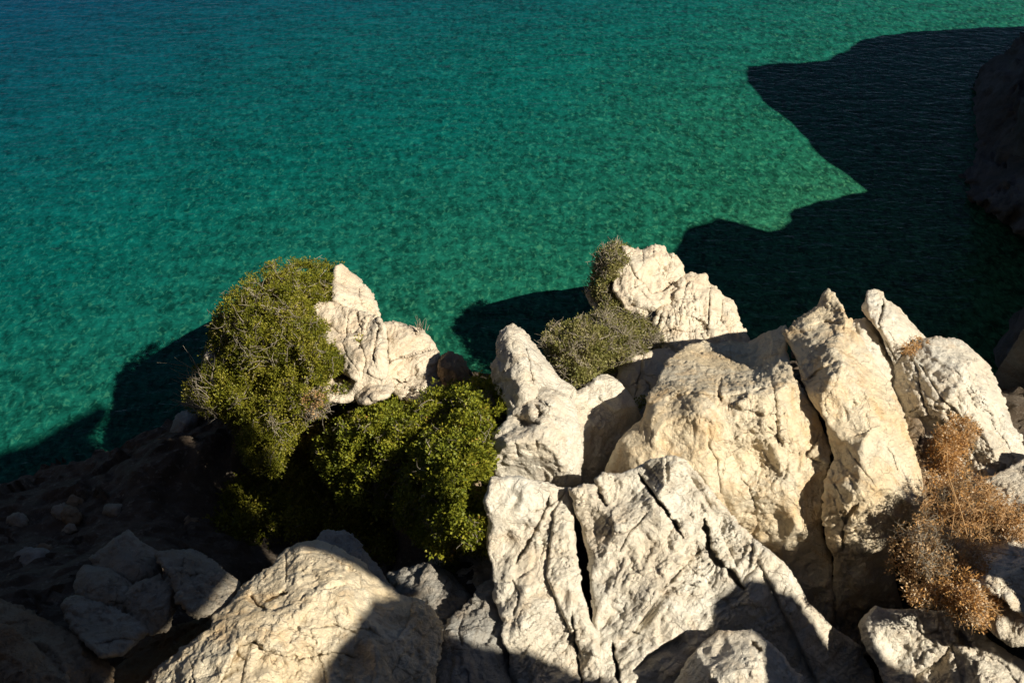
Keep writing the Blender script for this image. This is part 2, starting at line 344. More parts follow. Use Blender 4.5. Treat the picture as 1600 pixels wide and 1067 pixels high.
# ------------------------------------------------------------------ rock builder
def relief(name, outline, pts, mat, label=None, cat='rock', group=None, parent=None, rim=0.18, thick=1.6, h=1.6, jag=2.0, cut=(3.5, 0.09, 0.45), cut2=(16, 0.035, 0.5), doff=0.0, flat=0.0,
           cracks=(), steps=(), fac=(0.9, 0.10), fb=(0.5, 0.05), strata=None, crinkle=0.02, chip=0.020, seed=1, posf=P, shrink=0.35, smooth=True, slab=False, dscale=None):
    """solid rock: front surface through surveyed points, rounded rim, sides running back to a closed rear"""
    ol = rough_outline(outline, jag, seed)
    x0, y0 = ol.min(0)-h; x1, y1 = ol.max(0)+h
    xs = np.arange(x0, x1+h, h); ys = np.arange(y0, y1+h, h); nx, ny = len(xs), len(ys)
    X, Y = np.meshgrid(xs, ys); Q = np.stack([X.ravel(), Y.ravel()], -1)
    F = quad_grid(nx, ny); cen = Q[F].mean(1)
    F = F[inside(cen, ol)]
    used = np.unique(F); remap = -np.ones(len(Q), int); remap[used] = np.arange(len(used)); F = remap[F]; Q = Q[used]
    ins = inside(Q, ol)
    e = np.concatenate([F[:, [0, 1]], F[:, [1, 2]], F[:, [2, 3]], F[:, [3, 0]]])
    key = np.minimum(e[:, 0], e[:, 1])*10**7 + np.maximum(e[:, 0], e[:, 1])
    _, ix, ct = np.unique(key, return_index=True, return_counts=True)
    be = e[ix[ct == 1]]
    bm = np.zeros(len(Q), bool); bm[be.ravel()] = True
    d, _, npt, _, _ = seg_dist(Q, ol, True)
    Q[bm] = npt[bm]; d = np.where(bm, 0, np.where(ins, d, 0))
    Df = rbf(pts, 14.0)
    D = Df(Q)
    if dscale: D = dscale[0] + (D-dscale[0])*dscale[1]
    if flat:
        m_ = np.percentile(D, 30); lin = (Q-Q.mean(0))@np.linalg.lstsq(Q-Q.mean(0), D-D.mean(), rcond=None)[0]
        D = m_ + (D-m_)*(1-flat) + flat*lin
    D = D + doff
    D0 = D.copy()
    if cut:      # broken planes: flat facets with crisp edges where pieces have split away
        m0 = float(np.mean([p[-1] for p in pts]))/FPX; area = len(Q)*h*h*m0*m0; rg = np.random.default_rng(seed*13+1)
        for _ in range(int(np.clip(area*cut[0], 5, 40))):
            i = rg.integers(len(Q)); o = np.hypot(Q[:, 0]-Q[i, 0], Q[:, 1]-Q[i, 1])*m0; nb = o < 0.35
            A3 = np.stack([Q[nb, 0]-Q[i, 0], Q[nb, 1]-Q[i, 1], np.ones(nb.sum())], 1)
            if len(A3) < 8: continue
            g3 = np.linalg.lstsq(A3, D[nb], rcond=None)[0]; tl = rg.uniform(-cut[2], cut[2], 2)*m0
            pl_ = D[i] + rg.uniform(0.3, 1.0)*cut[1] + (g3[0]+tl[0])*(Q[:, 0]-Q[i, 0]) + (g3[1]+tl[1])*(Q[:, 1]-Q[i, 1]) - 0.7*np.maximum(0, o-0.25)**1.5
            D = np.maximum(D, pl_)
        lim = cut[1]*(1.1+0.5*perlin(np.concatenate([Q*m0/0.7, np.full((len(Q), 1), seed+0.5)], 1)))
        ex = D-D0; D = D0 + np.where(ex > lim, lim + 0.12*(ex-lim), ex)
        if cut2:
            for _ in range(int(np.clip(area*cut2[0], 10, 220))):
                i = rg.integers(len(Q)); o = np.hypot(Q[:, 0]-Q[i, 0], Q[:, 1]-Q[i, 1])*m0; nb = np.where(o < 0.5)[0]; on = o[nb]; c_ = nb[on < 0.13]
                if len(c_) < 8: continue
                A3 = np.stack([Q[c_, 0]-Q[i, 0], Q[c_, 1]-Q[i, 1], np.ones(len(c_))], 1); g3 = np.linalg.lstsq(A3, D[c_], rcond=None)[0]; tl = rg.uniform(-cut2[2], cut2[2], 2)*m0
                pl_ = D[i] + rg.uniform(0.2, 1.0)*cut2[1] + (g3[0]+tl[0])*(Q[nb, 0]-Q[i, 0]) + (g3[1]+tl[1])*(Q[nb, 1]-Q[i, 1]) - 1.2*np.maximum(0, on-0.10*rg.uniform(0.6, 2.0))**1.3
                D[nb] = np.maximum(D[nb], np.minimum(pl_, D[nb]+cut2[1]*1.6))
    Dm = float(np.mean([p[-1] for p in pts])); mpp = Dm/FPX
    W = posf(Q[:, 0], Q[:, 1], D) + seed*11.3
    jx = (Q[:, 0]+9*perlin(np.concatenate([Q/40, np.full((len(Q), 1), seed)], 1)))
    disp = np.zeros(len(Q))
    if fac:
        L, A = fac; v, ed = facets(W/L); disp -= A*v
        v2, ed2 = facets(W/(L*0.36)+9); disp -= A*0.16*v2
    if fb:
        L, A = fb; disp -= A*fbm(W/L, 5, True)
    if strata:
        ang, L, A = strata; c, s = math.cos(R(ang)), math.sin(R(ang))
        wp = 14*np.stack([perlin(np.concatenate([Q/60, np.full((len(Q), 1), seed+2)], 1)), perlin(np.concatenate([Q/60, np.full((len(Q), 1), seed+8)], 1))], -1)
        q = (Q+wp)*mpp; al = q[:, 0]*c + q[:, 1]*s; ac = -q[:, 0]*s + q[:, 1]*c
        sp = np.stack([al/(L*4.0), ac/L, np.full(len(Q), seed*1.7)], -1)
        n = fbm(sp, 4)
        saw = (n*4.5) - np.floor(n*4.5)          # little overlapping ledges
        disp -= A*(0.6*n*2 + 0.5*saw*np.clip(0.5+2*perlin(sp*0.6+40), 0, 1))
    for pl, wd, dp in cracks:
        if len(pl) > 2: pl = rough_path(pl, 2.2, seed)
        dd, _, _, arc, L = seg_dist(Q, pl)
        wob = wd*(0.75+0.6*perlin(np.stack([arc/16, 0*arc+seed, 0*arc], -1)))*np.clip(np.minimum(arc, L-arc)/(0.12*L+1)+0.25, 0, 1)
        wob = np.maximum(wob, 0.8)
        disp += dp*np.clip(1-(dd/wob)**2, 0, 1)**0.6
    for pl, off, fall in steps:                  # + = side left of the path (screen) lies deeper
        dd, sd, _, arc, L = seg_dist(Q, pl)
        fade = np.clip(np.minimum(arc, L-arc)/(0.2*L+1), 0, 1)
        disp += np.where(sd*np.sign(off) > 0, abs(off)*np.exp(-dd/fall), 0)*fade*np.clip(dd/3.0, 0, 1)
    dm = d*mpp; rr = rim*0.5*np.clip(0.45+0.9*perlin(W/0.55+3), 0.12, 1.0); k = np.clip(1-dm/rr, 0, 1)
    roll = rr*1.25*k**1.7
    V = posf(Q[:, 0], Q[:, 1], D + disp*np.clip(0.25+dm/rim, 0, 1) + roll)
    # sides
    c0 = Q.mean(0); rings = 5; n0 = len(Q); order = np.unique(be); loc = {int(a): i for i, a in enumerate(order)}
    VV = [V]; FF = [F]; prev = order
    Qb = Q[order]; Db = (D+roll)[order] + disp[order]*0.25
    for r in range(1, rings+1):
        t = r/rings; sc = 1 - shrink*t*t
        Qr = c0 + (Qb-c0)*sc; Dr = Db + thick*t
        wob = fbm(posf(Qr[:, 0], Qr[:, 1], Dr)/0.5+seed, 2)*0.02*Dm*0.1
        VV.append(posf(Qr[:, 0], Qr[:, 1], Dr+wob)); idx = n0 + (r-1)*len(order) + np.arange(len(order))
        a = np.array([loc[int(z)] for z in be[:, 0]]); b_ = np.array([loc[int(z)] for z in be[:, 1]])
        FF.append(np.stack([prev[b_], prev[a], idx[a], idx[b_]], -1)); prev = idx
    cidx = n0 + rings*len(order)
    VV.append(posf(np.array([c0[0]]), np.array([c0[1]]), np.array([Db.mean()+thick*1.1])))
    a = np.array([loc[int(z)] for z in be[:, 0]]); b_ = np.array([loc[int(z)] for z in be[:, 1]])
    V = np.concatenate(VV); F = np.concatenate(FF)
    F = F[:, ::-1] if False else F
    # fine relief along the normal
    Nn = vnormals(V, F)
    toward = posf(Q[:1, 0], Q[:1, 1], D[:1]-1)-posf(Q[:1, 0], Q[:1, 1], D[:1])
    if (Nn[:n0]@toward[0]).mean() < 0: Nn = -Nn; F = F[:, ::-1]; 
    sc_ = Dm/12.0
    V = V + Nn*(crinkle*sc_*(fbm(V/(0.20*sc_)+seed, 5, True) + 0.30*facets(V/(0.16*sc_)+seed)[0] + 0.5*np.abs(fbm(V/(0.4*sc_)+seed, 3)) + 0.30*fbm(V/(0.07*sc_)+seed, 3, True)))[:, None]
    chm = np.clip(0.6+1.4*perlin(V/0.9+seed), 0.1, 1.3)
    f_a, _ = facets(V/(0.15*sc_)+seed*2, 0.35); f_b, _ = facets(V/(0.07*sc_)+seed*3, 0.35)
    V = V + Nn*(sc_*chip*chm*(f_a + 0.5*f_b - 0.6*np.exp(-(np.abs(perlin(V/(0.5*sc_)+seed))/0.035)**2)))[:, None]
    cap = np.stack([prev[b_], prev[a], np.full(len(a), cidx), np.full(len(a), cidx)], -1)
    # quads only: cap as degenerate-free triangles is made of a second, slightly lifted apex ring
    mid = V[prev]*0.5 + V[cidx]*0.5; mi = len(V) + np.arange(len(prev)); V = np.concatenate([V, mid])
    cap = np.stack([prev[b_], prev[a], mi[a], mi[b_]], -1)
    if slab:      # rear face follows the outline too (for outlines with deep bays)
        V = V[:cidx]; Qr = c0 + (Q-c0)*(1-shrink); rb = posf(Qr[:, 0], Qr[:, 1], np.full(len(Q), Db.mean()+thick))
        lut = np.arange(len(Q)) + len(V); V = np.concatenate([V, rb]); lut[order] = prev
        cap = lut[FF[0]][:, ::-1]
    ob = mesh_obj(name, V, np.concatenate([F, cap]), mat, parent, smooth)
    # close the rear
    import bmesh
    bm_ = bmesh.new(); bm_.from_mesh(ob.data)
    bl = [e_ for e_ in bm_.edges if e_.is_boundary]
    if bl: bmesh.ops.holes_fill(bm_, edges=bl, sides=0)
    bmesh.ops.recalc_face_normals(bm_, faces=bm_.faces); bm_.to_mesh(ob.data); bm_.free()
    ob.data.polygons.foreach_set('use_smooth', [smooth]*len(ob.data.polygons))
    if label: tag(ob, label, cat, group)
    return ob
def rough_path(pl, amp, seed):
    A = np.array(pl, float); out = []
    for a, b in zip(A[:-1], A[1:]):
        n = max(1, int(np.hypot(*(b-a))/4))
        for k in range(n): out.append(a+(b-a)*k/n)
    out.append(A[-1]); A = np.array(out)
    q = np.concatenate([A/14, np.full((len(A), 1), seed*2.3)], 1)
    return A + amp*np.stack([perlin(q), perlin(q+50)], -1)

# ------------------------------------------------------------------ foreground massif
relief('limestone_slab', [(768,747),(786,745),(815,744),(859,757),(875,762),(893,763),(897,789),(896,825),(900,861),(908,916),(922,970),(933,988),(941,1043),(948,1100),
    (812,1100),(797,1050),(797,1021),(786,1000),(786,970),(772,934),(772,890),(761,854),(764,818),(757,785),(762,763)],
    [(768,747,11.7),(880,762,11.9),(760,850,11.4),(890,850,11.5),(775,930,11.0),(830,830,11.1),(820,940,10.7),(905,930,11.0),(800,1040,10.4),(930,1040,10.5),(870,1000,10.4),(870,1100,9.9),(810,1100,10.1),(948,1100,9.9)],
    M['pale'], 'tall pale slab left of the long dark crack, beside the green bush', 'rock slab', rim=0.15, thick=2.2, jag=2.5,
    strata=(-50, 0.16, 0.07), fac=(0.9,0.028), fb=(0.6,0.03), dscale=(11.2,0.6), seed=3, crinkle=0.013,
    cracks=[([(860,775),(835,830),(805,880)], 5, 0.12),([(893,955),(897,990),(905,1040),(912,1090)], 4, 0.2),([(800,905),(812,925),(804,960)],3,0.08),([(830,800),(860,790),(880,775)],3,0.06)],
    steps=[([(925,700),(868,800),(856,900),(900,1000),(930,1060)], 0.10, 26)])
relief('limestone_slab', [(888,763),(906,759),(928,757),(937,766),(931,748),(942,740),(968,740),(991,733),(1018,719),(1051,712),(1070,719),(1098,752),(1131,791),(1160,824),(1189,849),(1218,875),
    (1236,893),(1249,916),(1262,940),(1300,980),(1342,1010),(1366,1060),(1375,1105),(940,1105),(937,1043),(931,1000),(927,959),(924,916),(919,869),(909,821),(898,800),(894,780)],
    [(890,763,11.7),(940,742,11.6),(1050,713,11.2),(1100,755,11.3),(1160,826,11.1),(1236,895,11.0),(1262,940,11.1),(1340,1010,11.6),(1370,1090,11.6),
     (915,850,11.4),(925,950,10.9),(960,830,11.0),(1040,830,10.95),(1010,900,10.7),(1080,860,10.7),(1130,860,10.85),(1165,900,10.7),(1205,915,10.7),(940,1090,10.0),(1000,1000,10.4),(1060,960,10.4),(1100,940,10.5),(1180,990,10.7),(1230,1000,10.9),(1290,1080,11.2),(1050,1060,10.2),(1100,1105,10.1),(1250,1100,10.9)],
    M['pale'], 'broad pale slab right of the long dark crack with a ridge down its right side', 'rock slab', rim=0.13, thick=2.4, jag=2.5,
    strata=(-42, 0.18, 0.07), fac=(1.2,0.033), fb=(0.6,0.03), dscale=(11.2,0.6), seed=5, crinkle=0.013,
    cracks=[([(997,738),(1018,771),(1033,789),(1055,818),(1069,840)],5,0.3),([(933,763),(940,778),(948,792)],5,0.25),([(1100,812),(1106,835),(1108,856),(1120,878),(1142,894),(1164,921)],9,0.35),
            ([(1102,854),(1076,872),(1051,901),(1030,925)],5,0.15),([(957,1000),(961,1030),(966,1060),(975,1100)],5,0.4),([(1012,800),(985,830),(968,860)],3,0.07)],
    steps=[([(1102,854),(1076,872),(1051,901),(1018,941),(997,970),(968,1000)],-0.22,34),([(1070,985),(1010,1020),(985,1050)],-0.2,26),
           ([(1060,720),(1110,800),(1130,850),(1165,920)],-0.12,18),([(1180,860),(1215,930),(1290,1090)],0.12,30)])
relief('limestone_rock', [(1052,1075),(1072,1035),(1098,1006),(1123,985),(1145,987),(1174,984),(1193,996),(1214,1013),(1236,1042),(1254,1060),(1270,1110),(1046,1110)],
    [(1052,1075,9.7),(1098,1006,9.75),(1150,986,9.8),(1193,996,9.6),(1236,1042,9.5),(1130,1040,9.25),(1180,1050,9.1),(1150,1100,8.9),(1260,1105,9.3),(1050,1110,9.4)],
    M['pale'], 'small humped pale rock at the bottom edge, in front of the broad cracked slab', rim=0.2, thick=1.4, jag=3, doff=0.65, seed=7, fac=(0.5,0.044), crinkle=0.015,
    cracks=[([(1176,1000),(1182,1012),(1190,1016)],7,0.14)])
# big warm block and its right neighbour
relief('limestone_block', [(945,740),(956,714),(967,688),(990,667),(1008,650),(1012,622),(1029,592),(1045,562),(1074,539),(1100,534),(1118,541),(1140,533),(1168,537),(1200,519),(1227,508),(1231,530),(1229,550),
    (1240,592),(1273,640),(1287,679),(1299,705),(1289,750),(1281,788),(1286,838),(1299,871),(1301,905),(1303,960),(1330,1030),(1260,1060),(1150,930),(1050,820),(960,790)],
    [(950,735,12.9),(967,688,12.85),(1008,648,12.8),(1012,622,13.2),(1045,562,15.0),(1100,534,15.9),(1168,537,15.9),(1227,508,15.6),(1235,560,13.9),(1270,640,13.0),(1297,705,12.7),(1285,790,12.6),(1290,850,12.8),
     (1296,960,12.9),(1020,640,12.75),(1100,612,12.75),(1180,615,12.65),(1230,625,12.7),(1050,660,12.4),(1150,680,12.4),(1230,700,12.5),(1000,720,12.45),(1100,760,12.35),(1200,790,12.45),(1250,840,12.55),
     (1230,870,12.75),(1230,930,12.9),(1300,1040,13.0),(1260,1050,13.0),(1050,590,13.9),(1130,575,14.3),(1200,560,14.2),(1060,820,12.8),(1150,930,13.6)],
    M['warm'], 'huge cream block behind the slabs, left of the narrow vertical split', 'boulder', rim=0.13, thick=3.0, jag=3, seed=11, fac=(1.1,0.044), fb=(0.6,0.045), crinkle=0.015, strata=(78,0.3,0.04),
    cracks=[([(1206,590),(1212,640),(1216,700)],2.5,0.07),([(1190,858),(1203,880),(1210,920)],5,0.2),([(1155,745),(1170,760),(1180,790)],2.5,0.06),([(1128,590),(1122,610),(1128,628)],5,0.14),([(1105,690),(1120,720),(1125,770)],2.5,0.05)],
    steps=[([(1015,625),(1080,612),(1130,618),(1180,608),(1232,590)],0.10,16)])
relief('limestone_block', [(1294,451),(1298,458),(1303,459),(1310,472),(1318,488),(1327,502),(1354,544),(1372,574),(1393,604),(1411,646),(1415,670),(1428,700),(1438,740),(1441,785),(1434,808),(1404,822),(1392,850),(1393,871),(1401,922),
    (1414,960),(1400,1010),(1330,1030),(1306,970),(1303,940),(1303,900),(1303,871),(1291,838),(1285,788),(1293,750),(1305,714),(1297,687),(1291,655),(1270,628),(1255,598),(1247,562),(1238,545),(1226,520),(1240,505),(1262,490),(1277,479),(1285,462)],
    [(1294,451,14.5),(1310,472,14.4),(1354,544,13.9),(1393,604,13.5),(1411,646,13.3),(1438,750,12.8),(1434,808,12.6),(1396,850,12.7),(1401,922,12.9),(1412,960,13.0),(1303,940,12.9),(1390,1000,13.1),(1291,838,12.6),(1290,760,12.45),(1300,690,12.6),
     (1250,590,13.4),(1240,530,14.3),(1280,480,14.6),(1295,520,13.8),(1275,560,13.4),(1320,560,13.1),(1340,600,12.8),(1300,620,12.6),(1350,680,12.3),(1320,760,12.2),(1390,740,12.35),(1400,790,12.25),(1340,840,12.4),(1350,900,12.6),(1370,970,12.9)],
    M['warm'], 'long cream block with a pointed tip, right of the narrow vertical split', 'boulder', rim=0.13, thick=3.0, jag=2.5, seed=13, fac=(1.0,0.044), fb=(0.6,0.06), crinkle=0.015, strata=(65,0.45,0.05),
    cracks=[([(1341,787),(1326,802),(1318,830),(1316,860)],4,0.10),([(1388,700),(1396,715),(1400,735)],2,0.05),([(1325,700),(1345,730),(1368,760)],2,0.04)],
    steps=[([(1250,600),(1280,575),(1310,560)],0.10,16),([(1256,510),(1290,500),(1320,505)],0.10,14)])
relief('limestone_stone', [(1418,652),(1436,657),(1444,680),(1451,700),(1447,722),(1455,750),(1461,778),(1450,800),(1436,790),(1424,746),(1412,690)],
    [(1418,652,13.6),(1436,657,13.6),(1451,700,13.4),(1461,778,13.0),(1430,690,13.1),(1440,750,12.85),(1412,690,13.3),(1436,790,12.9)],
    M['brown'], 'narrow brown stone wedged between the pointed block and the orange dry shrub', 'stone', rim=0.12, thick=0.9, jag=2, seed=17, fac=(0.3,0.028), cracks=[([(1436,682),(1434,700),(1441,716)],4,0.12)])
# crags behind, right
relief('limestone_crag', [(1322,512),(1336,504),(1351,498),(1358,503),(1373,520),(1385,541),(1396,562),(1402,600),(1400,640),(1370,600),(1350,560),(1333,530)],
    [(1322,512,15.3),(1351,498,15.4),(1373,520,15.3),(1396,562,15.2),(1350,520,14.8),(1370,550,14.7),(1385,590,14.6),(1333,530,15.0),(1400,640,14.9)],
    M['pale'], 'short pale crag just behind the pointed block, left of the forked crack', 'crag', rim=0.15, thick=1.6, jag=2.5, seed=19, fac=(0.5,0.039))
relief('limestone_crag', [(1357,457),(1366,453),(1378,457),(1378,467),(1391,472),(1411,490),(1426,508),(1446,530),(1430,545),(1420,570),(1408,600),(1396,610),(1400,575),(1386,541),(1374,514),(1358,499),(1347,480),(1354,466)],
    [(1357,457,15.6),(1378,460,15.6),(1411,490,15.6),(1446,530,15.5),(1396,610,14.9),(1350,480,15.4),(1365,480,15.1),(1390,505,14.9),(1410,530,14.9),(1395,550,14.8),(1408,590,14.8)],
    M['pale'], 'jagged pale crag with a knobbed top standing against the dark inlet', 'crag', rim=0.15, thick=1.8, jag=3, seed=23, fac=(0.45,0.044), crinkle=0.015,
    cracks=[([(1378,468),(1380,485),(1372,505),(1380,525),(1392,550),(1402,566)],4,0.18)])
relief('limestone_dome', [(1400,556),(1414,539),(1428,532),(1441,529),(1468,526),(1495,531),(1519,546),(1540,567),(1556,597),(1570,631),(1583,667),(1602,698),(1640,740),(1640,800),(1560,830),(1480,800),(1440,740),(1424,700),(1416,660),(1396,606),(1396,580)],
    [(1400,556,15.0),(1441,529,15.2),(1495,531,15.2),(1540,567,15.0),(1570,631,14.6),(1602,698,14.2),(1640,750,13.9),(1396,600,14.5),(1424,690,13.9),(1450,580,14.2),(1500,580,14.1),(1530,640,13.8),(1470,650,13.7),(1560,720,13.5),(1480,740,13.3),(1600,780,13.3),(1500,800,13.1)],
    M['pale'], 'rounded pinkish grey rock on the right with wrinkled weathered face', 'boulder', rim=0.35, thick=2.5, jag=2.5, seed=29, fac=(0.8,0.044), strata=(50,0.2,0.12), crinkle=0.018,
    cracks=[([(1414,540),(1434,580),(1440,620),(1450,650)],3,0.12),([(1436,570),(1470,620),(1505,655)],2.5,0.10),([(1523,672),(1540,690)],4,0.14)])
relief('limestone_ledge', [(1440,700),(1500,770),(1560,740),(1640,700),(1700,760),(1700,1000),(1600,960),(1560,930),(1500,900),(1430,860),(1420,800)],
    [(1440,700,13.6),(1500,770,12.6),(1640,720,12.9),(1700,800,11.8),(1600,830,11.5),(1520,820,11.9),(1430,845,12.3),(1480,848,11.8),(1560,852,11.3),(1640,870,10.9),(1430,880,11.1),(1480,872,10.8),(1560,880,10.5),(1640,905,10.3),(1700,1000,10.0),(1620,960,10.2)],
    M['pale'], 'grey limestone ledge at the right edge under the dry shrubs', 'rock ledge', rim=0.2, thick=1.6, jag=3, seed=31, fac=(0.7,0.044), strata=(20,0.3,0.08))
relief('limestone_stone', [(1538,930),(1560,922),(1590,925),(1620,930),(1640,990),(1610,1005),(1580,1010),(1550,985)],
    [(1538,930,10.6),(1620,930,10.4),(1640,990,10.1),(1580,1010,10.1),(1580,960,10.2),(1610,970,10.1),(1550,980,10.3)],
    M['pale'], 'smooth pale stone at the right edge, below the dry shrubs', 'stone', rim=0.2, thick=1.0, jag=2, seed=37, fac=(0.6,0.028))
relief('limestone_rock', [(1343,976),(1352,962),(1368,949),(1390,953),(1410,953),(1448,955),(1485,951),(1498,962),(1510,972),(1535,992),(1561,1010),(1590,1030),(1620,1045),(1640,1110),(1400,1110),(1385,1070),(1372,1040),(1354,1012)],
    [(1343,976,10.9),(1368,949,11.0),(1410,953,11.0),(1485,951,11.0),(1510,972,10.8),(1561,1010,10.4),(1620,1045,10.0),(1640,1110,9.6),(1400,1110,9.8),(1372,1040,10.4),(1400,980,10.5),(1460,980,10.4),(1440,1020,10.15),(1500,1010,9.95),(1480,1060,9.6),(1560,1070,9.5)],
    M['pale'], 'craggy pale rock in the bottom right corner with a dark pocket on its left side', 'boulder', rim=0.2, thick=1.4, jag=3, dscale=(10.3,0.55), doff=0.45, seed=41, fac=(0.5,0.055), crinkle=0.018,
    cracks=[([(1492,985),(1505,1000),(1520,1010)],12,0.16)], steps=[([(1410,1105),(1430,1050),(1460,1030),(1490,1000)],0.16,24)])
# pillar group in the middle
relief('limestone_pinnacle', [(801,506),(817,516),(829,531),(850,559),(872,588),(899,611),(896,640),(860,650),(820,650),(800,640),(785,622),(771,594),(767,571),(777,556),(777,531),(787,514)],
    [(801,506,13.9),(829,531,14.0),(872,588,13.8),(899,611,13.7),(777,531,13.9),(767,571,13.8),(785,622,13.4),(805,545,13.35),(820,580,13.1),(845,600,13.2),(810,610,12.9),(850,640,13.1),(800,640,13.1)],
    M['pale'], 'pointed pale pinnacle rising between the two green bushes', 'pinnacle', rim=0.3, thick=2.4, jag=2.5, seed=43, fac=(0.5,0.039), crinkle=0.018,
    cracks=[([(822,545),(828,575),(832,600)],3,0.10)])
relief('limestone_rock', [(793,634),(817,624),(842,609),(856,605),(884,618),(900,640),(910,700),(905,750),(880,770),(800,768),(775,745),(766,725),(758,702),(767,680),(793,657)],
    [(793,634,13.1),(842,609,13.2),(884,618,13.1),(905,700,13.1),(766,725,12.6),(758,702,12.8),(775,750,12.7),(880,765,12.9),(830,640,12.7),(860,660,12.6),(800,690,12.3),(850,700,12.3),(870,720,12.4),(830,745,12.7),(815,665,12.75)],
    M['pale'], 'lumpy pale rock with a round hollow at the foot of the pinnacle', 'boulder', rim=0.25, thick=2.0, jag=2.5, seed=47, fac=(0.45,0.050), crinkle=0.018,
    cracks=[([(812,664),(830,662),(842,664)],10,0.18),([(805,690),(811,712)],3,0.10),([(838,688),(840,702)],2.5,0.06),([(836,632),(846,645),(838,655)],5,0.12)])
relief('limestone_rock', [(880,640),(896,615),(914,605),(931,591),(949,586),(964,594),(979,609),(990,627),(1003,652),(1000,700),(980,760),(950,790),(890,780),(878,720)],
    [(896,615,13.7),(949,586,14.0),(990,627,14.0),(1000,700,13.8),(940,640,13.6),(900,680,13.1),(880,700,12.9),(950,720,13.5),(920,770,13.3),(980,760,13.8)],
    M['pale'], 'smooth rounded rock, half in shade, between the pinnacle and the huge cream block', 'boulder', doff=0.45, rim=0.3, thick=2.0, jag=1.5, seed=53, fac=(0.8,0.022), crinkle=0.010, strata=(60,0.3,0.03))
# ------------------------------------------------------------------ far crag over the inlet (tower)
relief('sea_crag', [(960,437),(974,400),(972,386),(986,388),(1003,392),(1013,386),(1024,384),(1035,387),(1042,397),(1056,399),(1064,410),(1070,428),(1070,446),(1056,470),(1035,474),(1013,488),(1003,498),(978,492),(970,470),(958,453)],
    [(960,440,19.0),(972,386,19.3),(1024,384,19.4),(1056,399,19.4),(1070,428,19.3),(1056,470,18.8),(1003,498,18.4),(965,470,18.6),(1020,415,18.7),(990,445,18.5),(1035,445,18.7),(1000,475,18.3),(1000,410,18.8)],
    M['far'], 'pale square-topped crag standing over the sea beside a small dark bush', 'crag', rim=0.3, thick=2.4, jag=3, h=1.3, cut=(7, 0.12, 0.5), flat=0.5, seed=59, fac=(0.9,0.121), fb=(0.6,0.05),
    cracks=[([(984,415),(992,431),(1006,444),(1017,461)],2.2,0.25),([(1017,461),(1040,452),(1056,441),(1069,430)],2.5,0.25),([(1006,444),(985,452)],1.4,0.1),([(1003,393),(1006,410),(992,428)],1.7,0.12)])
relief('sea_crag', [(1067,432),(1080,428),(1092,431),(1102,429),(1109,446),(1117,449),(1127,462),(1145,470),(1150,485),(1154,502),(1163,517),(1171,534),(1165,560),(1120,575),(1075,570),(1045,560),(1036,540),(1029,520),(1022,500),(1036,470),(1056,462)],
    [(1067,432,19.2),(1102,429,19.4),(1145,470,19.2),(1171,534,18.6),(1165,560,18.4),(1075,570,17.8),(1036,540,18.2),(1022,500,18.7),(1080,460,18.7),(1075,500,18.3),(1070,540,17.9),(1120,480,18.8),(1140,510,18.6),(1130,550,18.1),(1040,490,18.5)],
    M['far'], 'broad cracked sea crag with jagged right shoulder above the dark inlet', 'crag', rim=0.3, thick=2.6, jag=3.5, h=1.3, cut=(7, 0.12, 0.5), flat=0.5, seed=61, fac=(0.8,0.088), strata=(82,0.35,0.08),
    cracks=[([(1109,448),(1108,475),(1106,520)],2.2,0.25),([(1026,520),(1050,515),(1075,520),(1100,522)],1.4,0.1),([(1035,488),(1030,505),(1022,522)],4.4,0.4),([(1070,450),(1062,490),(1060,515)],1.4,0.1),([(1128,470),(1126,500),(1138,520)],1.7,0.15)])
relief('sea_crag', [(970,562),(985,556),(1006,553),(1025,548),(1044,547),(1060,560),(1050,585),(1030,610),(1018,640),(1006,662),(992,640),(985,612),(966,597)],
    [(970,562,17.4),(1006,553,17.5),(1050,555,17.4),(1030,610,16.8),(1006,660,16.2),(975,600,16.9),(1010,590,16.8),(1000,625,16.5)],
    M['far'], 'low split pale rock behind the shaded grey rock, below the tower bush', 'rock', rim=0.2, thick=1.8, jag=2.5, h=1.3, cut=(7, 0.12, 0.5), flat=0.5, seed=67, fac=(0.7,0.066),
    cracks=[([(1006,555),(998,590),(992,622)],2.2,0.25),([(1003,590),(1014,602),(1016,615)],1.4,0.15)])
relief('sea_rock', [(916,455),(924,443),(934,452),(944,470),(960,490),(975,510),(960,520),(935,490),(922,470)],
    [(916,455,19.6),(934,452,19.5),(960,490,19.2),(935,480,19.2),(970,515,19.0)], M['far'], 'small pale rock jutting out under the dark bush on the tower', 'rock', rim=0.15, thick=1.5, jag=2, h=1.3, seed=68, fac=(0.5,0.055))
